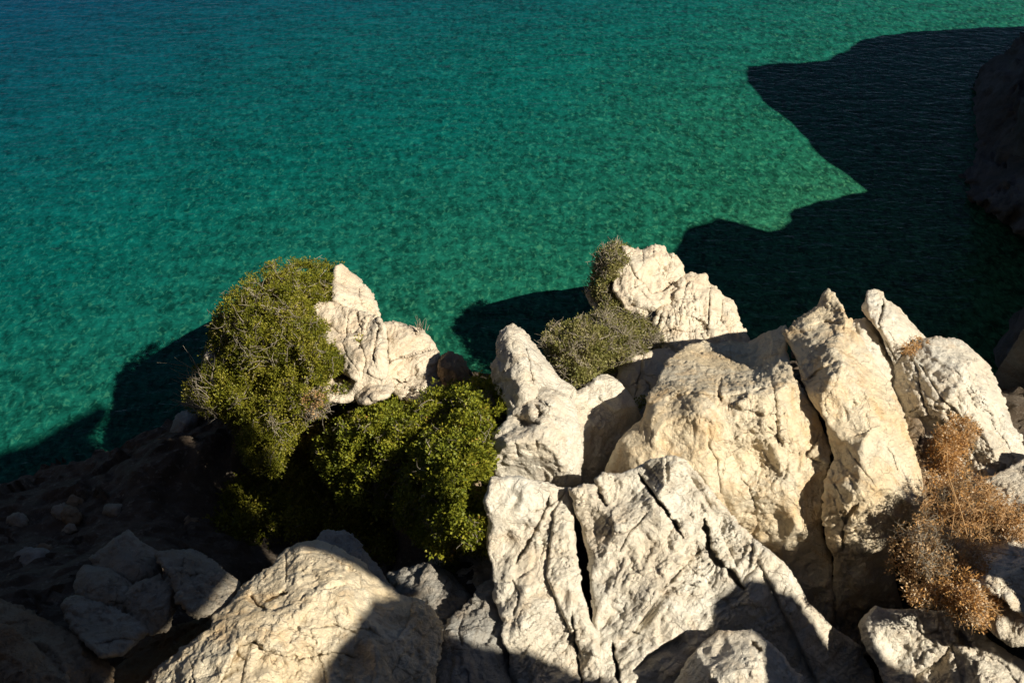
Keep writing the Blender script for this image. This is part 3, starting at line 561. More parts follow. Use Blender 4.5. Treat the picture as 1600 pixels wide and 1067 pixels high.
# ------------------------------------------------------------------ left headland
relief('sea_crag', [(526,416),(532,413),(546,426),(560,436),(574,449),(583,462),(588,478),(593,500),(600,520),(565,520),(540,500),(520,470),(520,440)],
    [(526,416,16.6),(546,426,16.7),(588,478,16.5),(600,520,16.2),(530,450,16.2),(560,470,16.15),(575,505,16.0),(545,500,15.9)],
    M['far'], 'pale rock point sticking up behind the domed green bush', 'crag', rim=0.25, thick=2.2, jag=2, h=1.3, cut=(7, 0.12, 0.5), flat=0.5, seed=71, fac=(0.7,0.066),
    cracks=[([(560,452),(563,475),(590,495)],1.7,0.12)])
relief('sea_crag', [(488,482),(500,474),(521,474),(538,480),(556,484),(575,491),(593,499),(601,508),(603,530),(606,580),(600,600),(580,612),(560,622),(553,628),(530,628),(512,627),(504,611),(505,560),(498,515)],
    [(488,482,15.9),(521,474,15.9),(556,484,15.8),(601,508,15.6),(606,580,15.0),(560,622,14.8),(512,627,14.9),(498,515,15.6),(540,510,15.4),(570,540,15.0),(530,570,15.1),(540,600,14.9),(585,560,14.9)],
    M['far'], 'cracked pale rock face right of the domed green bush', 'crag', rim=0.2, thick=2.2, jag=2, h=1.3, cut=(7, 0.12, 0.5), flat=0.5, seed=73, fac=(0.9,0.050), fb=(0.6,0.04),
    cracks=[([(545,484),(542,510),(538,535)],1.3,0.10),([(592,512),(586,540),(584,568)],3.2,0.45),([(556,486),(566,520),(560,545)],1.8,0.25),([(500,500),(530,520),(560,522)],1.6,0.2),([(560,530),(572,560),(565,590)],2.2,0.14),([(536,535),(545,560),(562,580)],1.4,0.1)],
    steps=[([(528,540),(536,580),(560,596)],1.3,14)])
relief('sea_crag', [(596,520),(601,506),(617,503),(632,507),(645,510),(660,514),(677,536),(684,551),(696,572),(701,594),(700,615),(677,625),(650,630),(625,622),(609,606),(602,570)],
    [(596,520,15.7),(617,503,15.9),(660,514,15.8),(684,551,15.6),(701,594,15.2),(690,618,14.9),(625,622,14.8),(602,570,15.2),(635,530,15.35),(655,560,15.1),(630,575,15.0),(670,590,14.9),(640,610,14.8)],
    M['far'], 'pale blocky rock with a slanting ledge, partly shaded, at the end of the left headland', 'crag', rim=0.22, thick=2.2, jag=2, h=1.3, cut=(7, 0.12, 0.5), flat=0.5, doff=0.22, seed=79, fac=(0.8,0.055), fb=(0.6,0.04),
    cracks=[([(603,566),(630,560),(655,552),(678,546)],1.4,0.14),([(646,511),(650,525)],2.0,0.25),([(603,520),(603,545),(608,568)],4.5,0.5),([(612,590),(628,600),(640,596)],2.2,0.2)],
    steps=[([(603,566),(630,560),(655,552),(678,546)],-0.12,16)])
relief('sea_rock', [(552,612),(562,600),(582,590),(601,582),(610,594),(615,608),(608,619),(592,625),(578,631),(562,630)],
    [(552,612,14.9),(582,590,14.95),(601,582,14.9),(615,608,14.6),(578,631,14.4),(585,608,14.5),(562,630,14.5)], M['far'], 'low wedge of pale rock at the foot of the left headland, touching the green bush', 'rock', rim=0.18, thick=1.2, jag=1.5, h=1.3, seed=83, fac=(0.7,0.028))
relief('sea_boulder', [(688,558),(702,550),(720,557),(732,579),(731,600),(715,612),(695,608),(686,585)],
    [(688,558,15.2),(702,550,15.3),(732,579,15.2),(715,612,14.8),(710,580,14.8),(690,600,14.9)], M['brown'], 'dark rounded boulder at the right end of the left headland', 'boulder', rim=0.3, thick=1.2, jag=1.5, h=1.3, seed=89, fac=(0.6,0.028))
relief('sea_rock', [(320,562),(326,548),(331,543),(336,552),(345,580),(335,600),(324,580)], [(320,562,16.3),(331,543,16.4),(345,580,16.0),(330,575,16.0),(335,600,15.8)], M['far'], 'sliver of pale rock on the left flank of the domed bush', 'rock', rim=0.12, thick=1.0, jag=1.5, h=1.3, seed=91, fac=(0.4,0.028))
# ------------------------------------------------------------------ lower left: the sunlit boulder and shaded rocks
relief('sunlit_boulder', [(222,1075),(248,1044),(285,1013),(308,995),(330,982),(334,964),(361,941),(375,920),(390,908),(406,896),(427,886),(435,872),(444,862),(464,851),(492,844),(513,850),(537,861),(566,879),(585,898),(606,916),(620,929),(646,934),(662,940),
    (676,952),(688,970),(690,1000),(680,1040),(680,1110),(200,1110)],
    [(222,1075,9.6),(285,1013,9.9),(334,964,10.0),(375,920,10.3),(427,886,10.5),(464,851,10.7),(492,844,10.8),(537,861,10.7),(606,916,10.4),(662,940,10.3),(690,1000,10.2),(680,1100,9.8),(480,900,10.1),(430,950,9.8),(540,920,9.9),
     (600,970,9.75),(640,1010,9.8),(400,990,9.5),(500,1000,9.4),(350,1020,9.4),(300,1060,9.3),(420,1060,9.1),(550,1060,9.15),(600,1080,9.2),(450,1110,8.9),(375,940,10.0)],
    M['warm'], 'broad sunlit cream boulder at the bottom, its right side in round shadow', 'boulder', rim=0.3, thick=2.2, jag=3, seed=97, fac=(0.6,0.044), fb=(0.45,0.07), crinkle=0.018,
    cracks=[([(446,866),(448,890),(445,910)],2.5,0.1),([(413,940),(435,930),(450,925)],6,0.16),([(385,930),(400,945),(415,955)],8,0.16),([(345,1067),(362,1030),(375,1008),(395,1000),(412,1006)],4,0.14),
            ([(430,1022),(470,1030),(520,1018),(560,1030)],2.5,0.07),([(290,1012),(300,1040),(305,1070)],2,0.05),([(480,985),(520,975),(560,990)],2.5,0.06)],
    steps=[([(345,1067),(362,1030),(375,1008),(395,1000),(440,1022)],0.16,26),([(386,922),(400,950),(430,958),(460,945)],-0.12,20)])
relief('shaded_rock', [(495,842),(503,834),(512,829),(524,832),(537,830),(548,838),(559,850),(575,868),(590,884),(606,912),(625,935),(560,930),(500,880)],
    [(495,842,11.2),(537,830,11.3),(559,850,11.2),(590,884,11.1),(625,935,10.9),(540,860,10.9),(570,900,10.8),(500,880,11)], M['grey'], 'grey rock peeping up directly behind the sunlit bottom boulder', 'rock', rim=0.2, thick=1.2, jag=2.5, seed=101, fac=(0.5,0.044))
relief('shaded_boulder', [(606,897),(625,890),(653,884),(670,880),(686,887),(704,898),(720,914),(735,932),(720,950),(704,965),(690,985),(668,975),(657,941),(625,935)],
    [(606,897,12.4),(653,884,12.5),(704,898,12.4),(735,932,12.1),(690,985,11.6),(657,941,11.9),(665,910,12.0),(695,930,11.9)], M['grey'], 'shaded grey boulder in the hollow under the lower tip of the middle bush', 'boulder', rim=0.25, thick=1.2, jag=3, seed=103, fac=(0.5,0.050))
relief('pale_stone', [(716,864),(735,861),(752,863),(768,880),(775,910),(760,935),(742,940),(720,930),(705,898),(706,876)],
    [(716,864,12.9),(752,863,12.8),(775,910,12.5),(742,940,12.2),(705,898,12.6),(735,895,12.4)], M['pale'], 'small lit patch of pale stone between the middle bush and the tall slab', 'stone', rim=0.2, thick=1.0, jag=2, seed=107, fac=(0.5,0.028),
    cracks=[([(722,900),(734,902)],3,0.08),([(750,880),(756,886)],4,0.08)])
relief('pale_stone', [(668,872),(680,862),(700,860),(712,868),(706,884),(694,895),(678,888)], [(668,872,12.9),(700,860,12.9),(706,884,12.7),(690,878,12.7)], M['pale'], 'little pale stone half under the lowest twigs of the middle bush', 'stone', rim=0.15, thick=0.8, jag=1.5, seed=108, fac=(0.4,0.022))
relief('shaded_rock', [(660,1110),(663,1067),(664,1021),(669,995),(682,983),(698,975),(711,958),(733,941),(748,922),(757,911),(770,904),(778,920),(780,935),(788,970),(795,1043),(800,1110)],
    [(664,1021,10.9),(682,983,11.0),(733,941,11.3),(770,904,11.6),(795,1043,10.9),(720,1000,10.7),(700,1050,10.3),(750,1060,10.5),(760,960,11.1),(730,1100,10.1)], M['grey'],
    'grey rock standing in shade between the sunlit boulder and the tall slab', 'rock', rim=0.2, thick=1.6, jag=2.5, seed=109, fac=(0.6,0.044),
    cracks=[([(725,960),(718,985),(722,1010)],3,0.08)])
SH = 'boulders heaped in the dark gully'
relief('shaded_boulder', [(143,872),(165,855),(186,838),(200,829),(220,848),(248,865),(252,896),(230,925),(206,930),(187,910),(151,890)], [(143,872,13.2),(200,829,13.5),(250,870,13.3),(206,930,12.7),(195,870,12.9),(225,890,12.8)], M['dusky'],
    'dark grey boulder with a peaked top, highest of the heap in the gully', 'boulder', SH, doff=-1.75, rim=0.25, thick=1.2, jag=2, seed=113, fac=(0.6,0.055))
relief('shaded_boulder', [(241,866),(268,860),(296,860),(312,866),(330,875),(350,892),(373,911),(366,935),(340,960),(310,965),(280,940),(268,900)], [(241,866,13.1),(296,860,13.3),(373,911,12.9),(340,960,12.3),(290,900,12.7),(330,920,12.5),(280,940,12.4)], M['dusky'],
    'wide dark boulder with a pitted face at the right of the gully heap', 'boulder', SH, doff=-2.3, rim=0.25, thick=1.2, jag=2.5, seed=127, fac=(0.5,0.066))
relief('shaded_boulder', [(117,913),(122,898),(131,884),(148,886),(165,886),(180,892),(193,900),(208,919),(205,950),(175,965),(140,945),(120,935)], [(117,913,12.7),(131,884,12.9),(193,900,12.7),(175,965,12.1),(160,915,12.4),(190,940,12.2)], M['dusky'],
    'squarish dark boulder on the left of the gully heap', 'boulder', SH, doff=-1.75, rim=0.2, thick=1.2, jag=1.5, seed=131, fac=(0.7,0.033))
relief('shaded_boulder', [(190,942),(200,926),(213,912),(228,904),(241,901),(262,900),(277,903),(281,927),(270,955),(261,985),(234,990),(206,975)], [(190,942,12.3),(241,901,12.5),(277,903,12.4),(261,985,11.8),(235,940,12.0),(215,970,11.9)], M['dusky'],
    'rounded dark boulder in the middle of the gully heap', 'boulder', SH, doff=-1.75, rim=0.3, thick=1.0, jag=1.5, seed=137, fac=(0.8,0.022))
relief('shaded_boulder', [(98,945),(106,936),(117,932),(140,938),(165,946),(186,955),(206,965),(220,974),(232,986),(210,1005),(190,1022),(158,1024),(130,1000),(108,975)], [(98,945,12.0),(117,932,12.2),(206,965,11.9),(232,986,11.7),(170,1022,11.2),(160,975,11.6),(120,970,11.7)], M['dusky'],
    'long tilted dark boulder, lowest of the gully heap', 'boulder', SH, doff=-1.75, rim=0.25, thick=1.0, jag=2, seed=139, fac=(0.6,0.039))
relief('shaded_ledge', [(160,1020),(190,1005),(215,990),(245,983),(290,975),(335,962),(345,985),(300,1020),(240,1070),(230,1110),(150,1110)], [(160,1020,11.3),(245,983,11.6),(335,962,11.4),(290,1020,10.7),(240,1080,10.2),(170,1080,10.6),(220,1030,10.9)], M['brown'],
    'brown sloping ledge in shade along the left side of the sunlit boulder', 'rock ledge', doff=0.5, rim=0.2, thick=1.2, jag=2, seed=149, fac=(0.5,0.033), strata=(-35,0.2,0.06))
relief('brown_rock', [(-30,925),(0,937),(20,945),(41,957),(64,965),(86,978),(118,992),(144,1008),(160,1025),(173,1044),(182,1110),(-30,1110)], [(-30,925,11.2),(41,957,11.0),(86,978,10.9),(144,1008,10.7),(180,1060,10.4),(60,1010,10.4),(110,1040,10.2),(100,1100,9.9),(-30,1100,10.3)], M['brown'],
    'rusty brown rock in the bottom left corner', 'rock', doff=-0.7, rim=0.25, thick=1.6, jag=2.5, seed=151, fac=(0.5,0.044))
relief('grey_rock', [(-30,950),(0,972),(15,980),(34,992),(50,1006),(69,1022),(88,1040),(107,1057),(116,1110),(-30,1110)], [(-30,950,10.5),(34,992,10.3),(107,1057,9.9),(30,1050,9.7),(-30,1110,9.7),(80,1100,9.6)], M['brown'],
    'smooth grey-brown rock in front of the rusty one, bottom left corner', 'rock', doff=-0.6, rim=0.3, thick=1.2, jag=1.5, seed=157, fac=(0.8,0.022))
def small_rock(ol, D, mat, label, seed, cat='rock', group='shaded stones on the dark shore', name='shore_rock'):
    A = np.array(ol, float); c = A.mean(0)
    pts = [(x, y, D + 0.25 - 0.004*(y-c[1])) for x, y in ol] + [(c[0], c[1], D-0.1), (c[0]+3, c[1]+4, D-0.1)]
    relief(name, ol, pts, mat, label, cat, group, rim=0.25, thick=1.0, jag=1.5, seed=seed, fac=(0.4,0.039), h=2.0)
small_rock([(17,872),(38,857),(69,857),(85,865),(70,880),(52,892),(21,894)], 14.2, M['grey'], 'flat grey stone alone on the dark slope near the left edge', 161)
small_rock([(-10,785),(12,765),(31,750),(65,748),(76,757),(58,768),(20,790)], 21.4, M['grey'], 'grey shore rock at the waterline on the left edge', 163)
small_rock([(168,730),(180,716),(200,712),(216,717),(200,738),(176,742)], 20.6, M['brown'], 'small brown rock on the shoreline left of the gully', 167)
small_rock([(204,750),(220,738),(236,729),(253,731),(240,748),(222,760)], 19.6, M['grey'], 'pale narrow rock lying slantwise above the gully head', 173)
small_rock([(170,820),(178,803),(203,795),(214,803),(200,832),(180,842)], 15.9, M['grey'], 'squat pale stone just above the gully heap', 179)
small_rock([(228,790),(240,767),(252,768),(249,785),(236,798)], 16.9, M['grey'], 'tooth-shaped pale stone at the edge of the black gully', 181)
small_rock([(268,670),(278,650),(290,643),(308,650),(305,680),(284,698),(270,690)], 18.0, M['grey'], 'pale boulder under the left side of the domed bush', 191)
small_rock([(187,780),(200,770),(214,768),(219,788),(200,798)], 17.0, M['brown'], 'brown stone beside the tooth-shaped stone', 193)
small_rock([(-10,838),(30,822),(62,807),(84,809),(72,824),(20,846)], 16.4, M['grey'], 'long low grey rock across the dark slope at the left edge', 197)
small_rock([(60,925),(80,905),(100,898),(112,915),(100,935),(75,945)], 13.4, M['brown'], 'brown shaded stone left of the gully heap', 199)
small_rock([(20,800),(50,790),(80,792),(60,806)], 17.6, M['brown'], 'flat brown stone between the shore rock and the long low rock', 211)
small_rock([(120,800),(135,790),(150,795),(140,812),(124,812)], 17.0, M['brown'], 'small round brown stone in the middle of the dark slope', 223)
small_rock([(95,775),(120,765),(140,762),(150,775),(110,785)], 18.6, M['brown'], 'brown stone near the shore in the middle of the dark slope', 227)
# rocks that carry the bushes, showing only between their leaves
def inset(pl, px):
    A = np.array(pl, float); c = A.mean(0); v = A-c; L = np.linalg.norm(v, axis=1, keepdims=True); return [tuple(q) for q in c + v*np.maximum(0.3, 1-px/L)]
DOMEC = [(295,608),(318,565),(333,537),(336,505),(352,470),(386,440),(428,415),(470,413),(512,420),(540,448),(545,475),(505,476),(512,520),(530,560),(506,600),(495,640),(468,672),(455,730),(421,735),(392,728),(375,701),(366,668),(332,650),(303,640)]
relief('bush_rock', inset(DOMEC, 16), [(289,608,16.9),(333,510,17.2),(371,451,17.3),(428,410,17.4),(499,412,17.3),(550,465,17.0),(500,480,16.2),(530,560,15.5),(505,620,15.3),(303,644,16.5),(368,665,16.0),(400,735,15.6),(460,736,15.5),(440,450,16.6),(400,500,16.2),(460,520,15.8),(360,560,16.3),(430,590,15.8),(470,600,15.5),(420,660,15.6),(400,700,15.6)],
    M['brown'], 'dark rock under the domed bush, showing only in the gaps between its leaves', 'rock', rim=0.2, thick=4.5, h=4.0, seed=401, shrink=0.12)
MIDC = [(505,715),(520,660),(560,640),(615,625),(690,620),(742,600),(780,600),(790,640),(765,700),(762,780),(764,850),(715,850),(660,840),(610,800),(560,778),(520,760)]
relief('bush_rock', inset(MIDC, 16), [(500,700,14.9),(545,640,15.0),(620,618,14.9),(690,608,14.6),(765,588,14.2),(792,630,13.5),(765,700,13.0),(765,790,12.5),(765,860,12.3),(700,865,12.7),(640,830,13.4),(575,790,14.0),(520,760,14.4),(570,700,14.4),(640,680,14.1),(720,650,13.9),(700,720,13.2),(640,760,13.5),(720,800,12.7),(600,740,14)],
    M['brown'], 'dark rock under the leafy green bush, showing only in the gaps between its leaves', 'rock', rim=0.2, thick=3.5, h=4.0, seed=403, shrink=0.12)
# ------------------------------------------------------------------ right headland (seen at the right edge, mostly beyond it)
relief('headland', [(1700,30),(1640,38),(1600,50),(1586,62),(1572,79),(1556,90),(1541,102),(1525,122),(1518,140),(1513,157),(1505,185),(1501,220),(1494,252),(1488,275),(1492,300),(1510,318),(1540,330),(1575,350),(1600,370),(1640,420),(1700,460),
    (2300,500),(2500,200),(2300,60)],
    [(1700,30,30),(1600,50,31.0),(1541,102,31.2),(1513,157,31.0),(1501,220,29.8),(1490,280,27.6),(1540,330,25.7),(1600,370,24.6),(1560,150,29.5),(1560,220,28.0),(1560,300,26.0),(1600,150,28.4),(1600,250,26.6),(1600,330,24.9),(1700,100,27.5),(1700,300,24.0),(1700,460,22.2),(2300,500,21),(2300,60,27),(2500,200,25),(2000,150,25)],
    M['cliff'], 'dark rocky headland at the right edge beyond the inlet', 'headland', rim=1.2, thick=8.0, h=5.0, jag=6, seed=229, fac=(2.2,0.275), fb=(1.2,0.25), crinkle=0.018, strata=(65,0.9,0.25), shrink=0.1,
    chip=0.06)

# rubble on the shaded slope
stones = []
for k in range(110):
    if len(stones) == 20: break
    x = rng.uniform(-5, 330); y = rng.uniform(760, 1000)
    if y < 752-0.33*x+40 or (90 < x < 380 and 820 < y < 1030) : 
        if not (y < 830 and y > 752-0.33*x+50): continue
    Dg = None
    for D_ in np.arange(9, 22, 0.05):
        p = P(x, y, D_)
        if p[2] < ground_z(p[None, :2])[0]+0.1: Dg = D_; break
    if Dg is None: continue
    r = rng.uniform(6, 20)**1.0; n = rng.integers(5, 8); an = np.sort(rng.uniform(0, 2*math.pi, n)); el_ = rng.uniform(0.55, 1.0)
    ol = [(x + r*math.cos(a)*rng.uniform(0.75, 1.2), y + r*el_*math.sin(a)*rng.uniform(0.75, 1.2)) for a in np.linspace(0, 2*math.pi, n, endpoint=False)+rng.uniform(0, 1)]
    st = relief('slope_stone', ol, [(a, b, Dg+0.04-0.004*(b-y)) for a, b in ol]+[(x, y, Dg-0.10-0.006*r), (x+2, y+3, Dg-0.09-0.006*r)], M['dusky' if rng.random() < 0.5 else 'brown'], 'stone', 'stone', 'small stones on the shaded slope',
           rim=0.08, thick=0.5, jag=1.5, seed=500+k, fac=(0.3, 0.05), h=2.0, chip=0.03)
    stones.append((x, st, 'grey' if 'dusky' in st.data.materials[0].name else 'brown', r))
ORD = 'leftmost,second,third,fourth,fifth,sixth,seventh,eighth,ninth,tenth,eleventh,twelfth,thirteenth,fourteenth,fifteenth,sixteenth,seventeenth,eighteenth,nineteenth,twentieth'.split(',')
for n_, (x, st, c_, r) in enumerate(sorted(stones, key=lambda q_: q_[0])):
    st['label'] = '%s %s angular stone on the dark slope, %s of these counting from the left' % ('small' if r > 11 else 'tiny', c_, ORD[n_] if n_ < 20 else 'number %d' % (n_+1))
# ------------------------------------------------------------------ headland beyond the right edge, whose shadow lies on the inlet
TE = math.tan(R(SUN_EL)); sa, ca = math.sin(R(SUN_AZ)), math.cos(R(SUN_AZ))
def ca_xy(c, a): return -sa*a + ca*c, ca*a + sa*c        # c: across the sunlight, a: along it on the ground
sh = [(1640,40),(1600,42),(1540,43),(1480,47),(1420,50),(1380,57),(1350,62),(1320,80),(1290,95),(1250,99),(1200,100),(1172,104),(1166,115),(1176,140),(1195,162),(1220,180),(1250,205),(1265,225),(1290,250),(1320,272),(1350,298),
      (1300,312),(1262,315),(1240,331),(1225,358),(1200,362),(1165,350),(1120,340),(1090,350),(1065,370),(1058,400),(1065,440)]
pc = []
for x, y in sh:
    p = P(x, y, Dw(y)); pc.append((ca*p[0]+sa*p[1], -sa*p[0]+ca*p[1]))
pc = sorted(pc)
cc = np.array([15.2, 15.8]+[p[0] for p in pc]+[pc[-1][0]+0.5, 48.0]); aa = np.array([5.5, 8.0]+[p[1] for p in pc]+[pc[-1][1]-8, pc[-1][1]-12])
tt = lambda c: np.interp(c, [15, 16, 18, 20.6, 22, 24, 26, 29, 33, 37, 48], [11.0, 11.5, 12.5, 11.8, 10.5, 8.2, 9.5, 13.2, 9.5, 5.5, 4.0])
cg = np.arange(14.9, 48, 0.10); ag = np.concatenate([np.linspace(-16, -1.2, 50), np.linspace(-1.1, 0, 12), np.linspace(0.02, 1.6, 60)])
CG, AG = np.meshgrid(cg, ag)
a_s = np.interp(CG, cc, aa) + (0.34*fbm(np.stack([CG.ravel()*1.3, 0*CG.ravel(), 0*CG.ravel()+3], -1), 5)).reshape(CG.shape); t_ = tt(CG); a_w = a_s - t_*math.cos(R(SUN_EL)); hz = t_*math.sin(R(SUN_EL))
end = np.clip((CG-15.0)/0.35, 0, 1)*np.clip((pc[-1][0]+1.0-CG)/0.8, 0, 1)
q = np.stack([CG, AG, 0*CG], -1).reshape(-1, 3)
nz = (0.5*fbm(q/2.2, 4, True)).reshape(CG.shape)
zz = np.where(AG > 0, hz - 1.2*AG*7, hz + 0.10*AG + nz*np.clip(-AG/4, 0, 1) + 0.25*facets(q/0.9)[0].reshape(CG.shape)*np.clip(-AG/1.5, 0, 1)) * end - 1.5*(1-end)
zz = np.maximum(zz, -3)
aw = a_w + AG + 0.25*fbm(q/1.5+9, 3).reshape(CG.shape)*np.clip(np.abs(AG), 0, 1)
xx, yy = ca_xy(CG, aw)
Vh = np.stack([xx.ravel(), yy.ravel(), zz.ravel()], -1); Fh = quad_grid(len(cg), len(ag)); Nh = vnormals(Vh, Fh)
if Nh[:, 2].mean() < 0: Nh = -Nh
Vh = Vh + Nh*((0.30*facets(Vh/1.3)[0] + 0.12*facets(Vh/0.5)[0] + 0.10*fbm(Vh/0.8, 4, True))*np.clip(AG.ravel()*4-0.2, 0, 1))[:, None]
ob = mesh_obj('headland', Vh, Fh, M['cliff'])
tag(ob, 'rocky spur out of the photo to the right, behind the dark headland', 'headland')
# ------------------------------------------------------------------ unseen crags added beside the viewpoint, cut to shade the lower rocks and gully
AW = -6.5
def posc(x, y, D):
    c = np.asarray(x, float)/100; s = -np.asarray(y, float)/100; x_, y_ = ca_xy(c, AW+0*c)
    b = np.stack([x_, y_, s - AW*TE], -1)
    return b + SD*(15.56-np.asarray(D, float))[..., None]
lower = [(-3.0,8.0),(0,9),(2.0,9.9),(2.5,10.2),(2.9,10.4),(3.6,10.5),(3.9,10.42),(4.2,10.1),(4.38,9.3),(4.55,8.65),(4.7,8.4),(4.9,8.0),(5.1,7.15),(5.4,6.65),(5.9,6.8),(6.2,6.95),(6.42,7.15),(6.75,7.1),(6.93,6.9),(7.03,6.4),(7.07,5.6),(7.12,4.6),(7.3,3.6),(7.85,3.9),(7.98,5.4),(8.06,6.4),(8.3,6.2),(8.57,5.7),(8.75,5.3),(8.9,4.9),(9.1,4.0),(9.4,2.5),(9.6,-3),(-3,-3)]  # added crag's outline, set by the shadow edges wanted on slab and boulder
pl = [(c*100, -s*100) for c, s in lower]
relief('shadow_crag', pl, [(x, y, 15.56) for x, y in pl]+[(300,-600,15.2),(600,-300,15.2)], M['pale'], 'low jagged shadow-casting crag, added unseen close beside the viewpoint on the right', 'crag', cut=None, rim=0.15, thick=1.6, h=6.0, jag=5, seed=307, slab=True, posf=posc, shrink=0.05, fac=(0.8,0.1), crinkle=0.02)
upper = [(-5.5,6),(-5,11),(-4.4,14.5),(-3,16.2),(0,16.3),(2,16.0),(3.6,15.4),(4.7,15.1),(5.4,14.75),(6.2,14.62),(6.85,14.52),(7.0,14.32),(6.75,14.12),(6.5,14.05),(6.15,13.9),(6.2,13.4),(6.2,12.75),(6.02,12.1),(6.02,11.7),(5.98,11.2),(5.68,10.6),(5.35,10.2),(5.15,9.8),(5.0,9.2),(4.8,9.3),(4.55,9.65),(4.4,10.3),(4.25,11.2),(4.1,11.6),(3.5,11.68),(2.0,11.75),(0,12.0),(-1.2,11.5),(-1.6,9.5),(-1.7,6)]  # added overhang's outline, shades the gully and leaves the boulder sunlit
pl = [(c*100, -s*100) for c, s in upper]
relief('shadow_crag', pl, [(x, y, 15.56) for x, y in pl]+[(100,-1400,15.1),(400,-1300,15.2)], M['pale'], 'tall leaning shadow-casting crag, added unseen and overhanging beside the viewpoint', 'crag', cut=None, rim=0.15, thick=1.6, h=6.0, jag=5, seed=311, slab=True, posf=lambda x, y, D: posc(x, y, D)-np.array([0, 0, 0]), shrink=0.05, fac=(0.8,0.1), crinkle=0.02)
# ------------------------------------------------------------------ vegetation
def tube_strip(paths, radii, sides=3):
    """many thin tapered tubes in one mesh; paths: list of (n,3), radii: (r0, r1)"""
    V = []; F = []; T = []; b = 0
    for k, (p, (r0, r1)) in enumerate(zip(paths, radii)):
        n = len(p); tn = np.gradient(p, axis=0); tn /= np.maximum(1e-9, np.linalg.norm(tn, axis=1, keepdims=True))
        up = np.array([0.31, 0.17, 0.93]); s1 = np.cross(tn, up); s1 /= np.maximum(1e-9, np.linalg.norm(s1, axis=1, keepdims=True)); s2 = np.cross(tn, s1)
        r = np.linspace(r0, r1, n)[:, None]
        for q in range(sides):
            an = 2*math.pi*q/sides; V.append(p + r*(math.cos(an)*s1 + math.sin(an)*s2))
        for i in range(n-1):
            for q in range(sides):
                a, c = b+q*n+i, b+((q+1) % sides)*n+i
                F.append((a, a+1, c+1, c))
        T.append(np.full((n-1)*sides, rng.random())); b += n*sides
    return np.concatenate(V), np.array(F), np.concatenate(T)
def sample_poly(outline, n):
    A = np.array(outline, float); lo, hi = A.min(0), A.max(0); out = []
    while sum(map(len, out)) < n:
        q = rng.uniform(lo, hi, size=(n*2, 2)); out.append(q[inside(q, A)])
    return np.concatenate(out)[:n]
def leaves(C, N, per, rad, ll, lw, tint, spread=1.0):
    """rosettes of small folded leaves round the points C, opening along N"""
    n = len(C); C = np.repeat(C, per, 0); N = np.repeat(N, per, 0); T = np.repeat(tint, per)
    d = rng.normal(size=C.shape)*spread + N*0.9; d /= np.linalg.norm(d, axis=1, keepdims=True)
    s = np.cross(d, rng.normal(size=C.shape)); s /= np.linalg.norm(s, axis=1, keepdims=True)
    u = np.cross(s, d)
    L = ll*rng.uniform(0.6, 1.25, (len(C), 1)); Wd = lw*rng.uniform(0.7, 1.2, (len(C), 1))
    b = C + d*rad*rng.uniform(0.05, 1.0, (len(C), 1))
    v0 = b; v1 = b + d*L*0.5 + s*Wd*0.5 + u*Wd*0.15; v2 = b + d*L + u*Wd*0.1; v3 = b + d*L*0.5 - s*Wd*0.5 + u*Wd*0.15
    V = np.stack([v0, v1, v2, v3], 1).reshape(-1, 3); F = np.arange(len(V)).reshape(-1, 4)
    return V, F, np.clip(T + rng.normal(0, 0.14, len(T)), 0, 1)
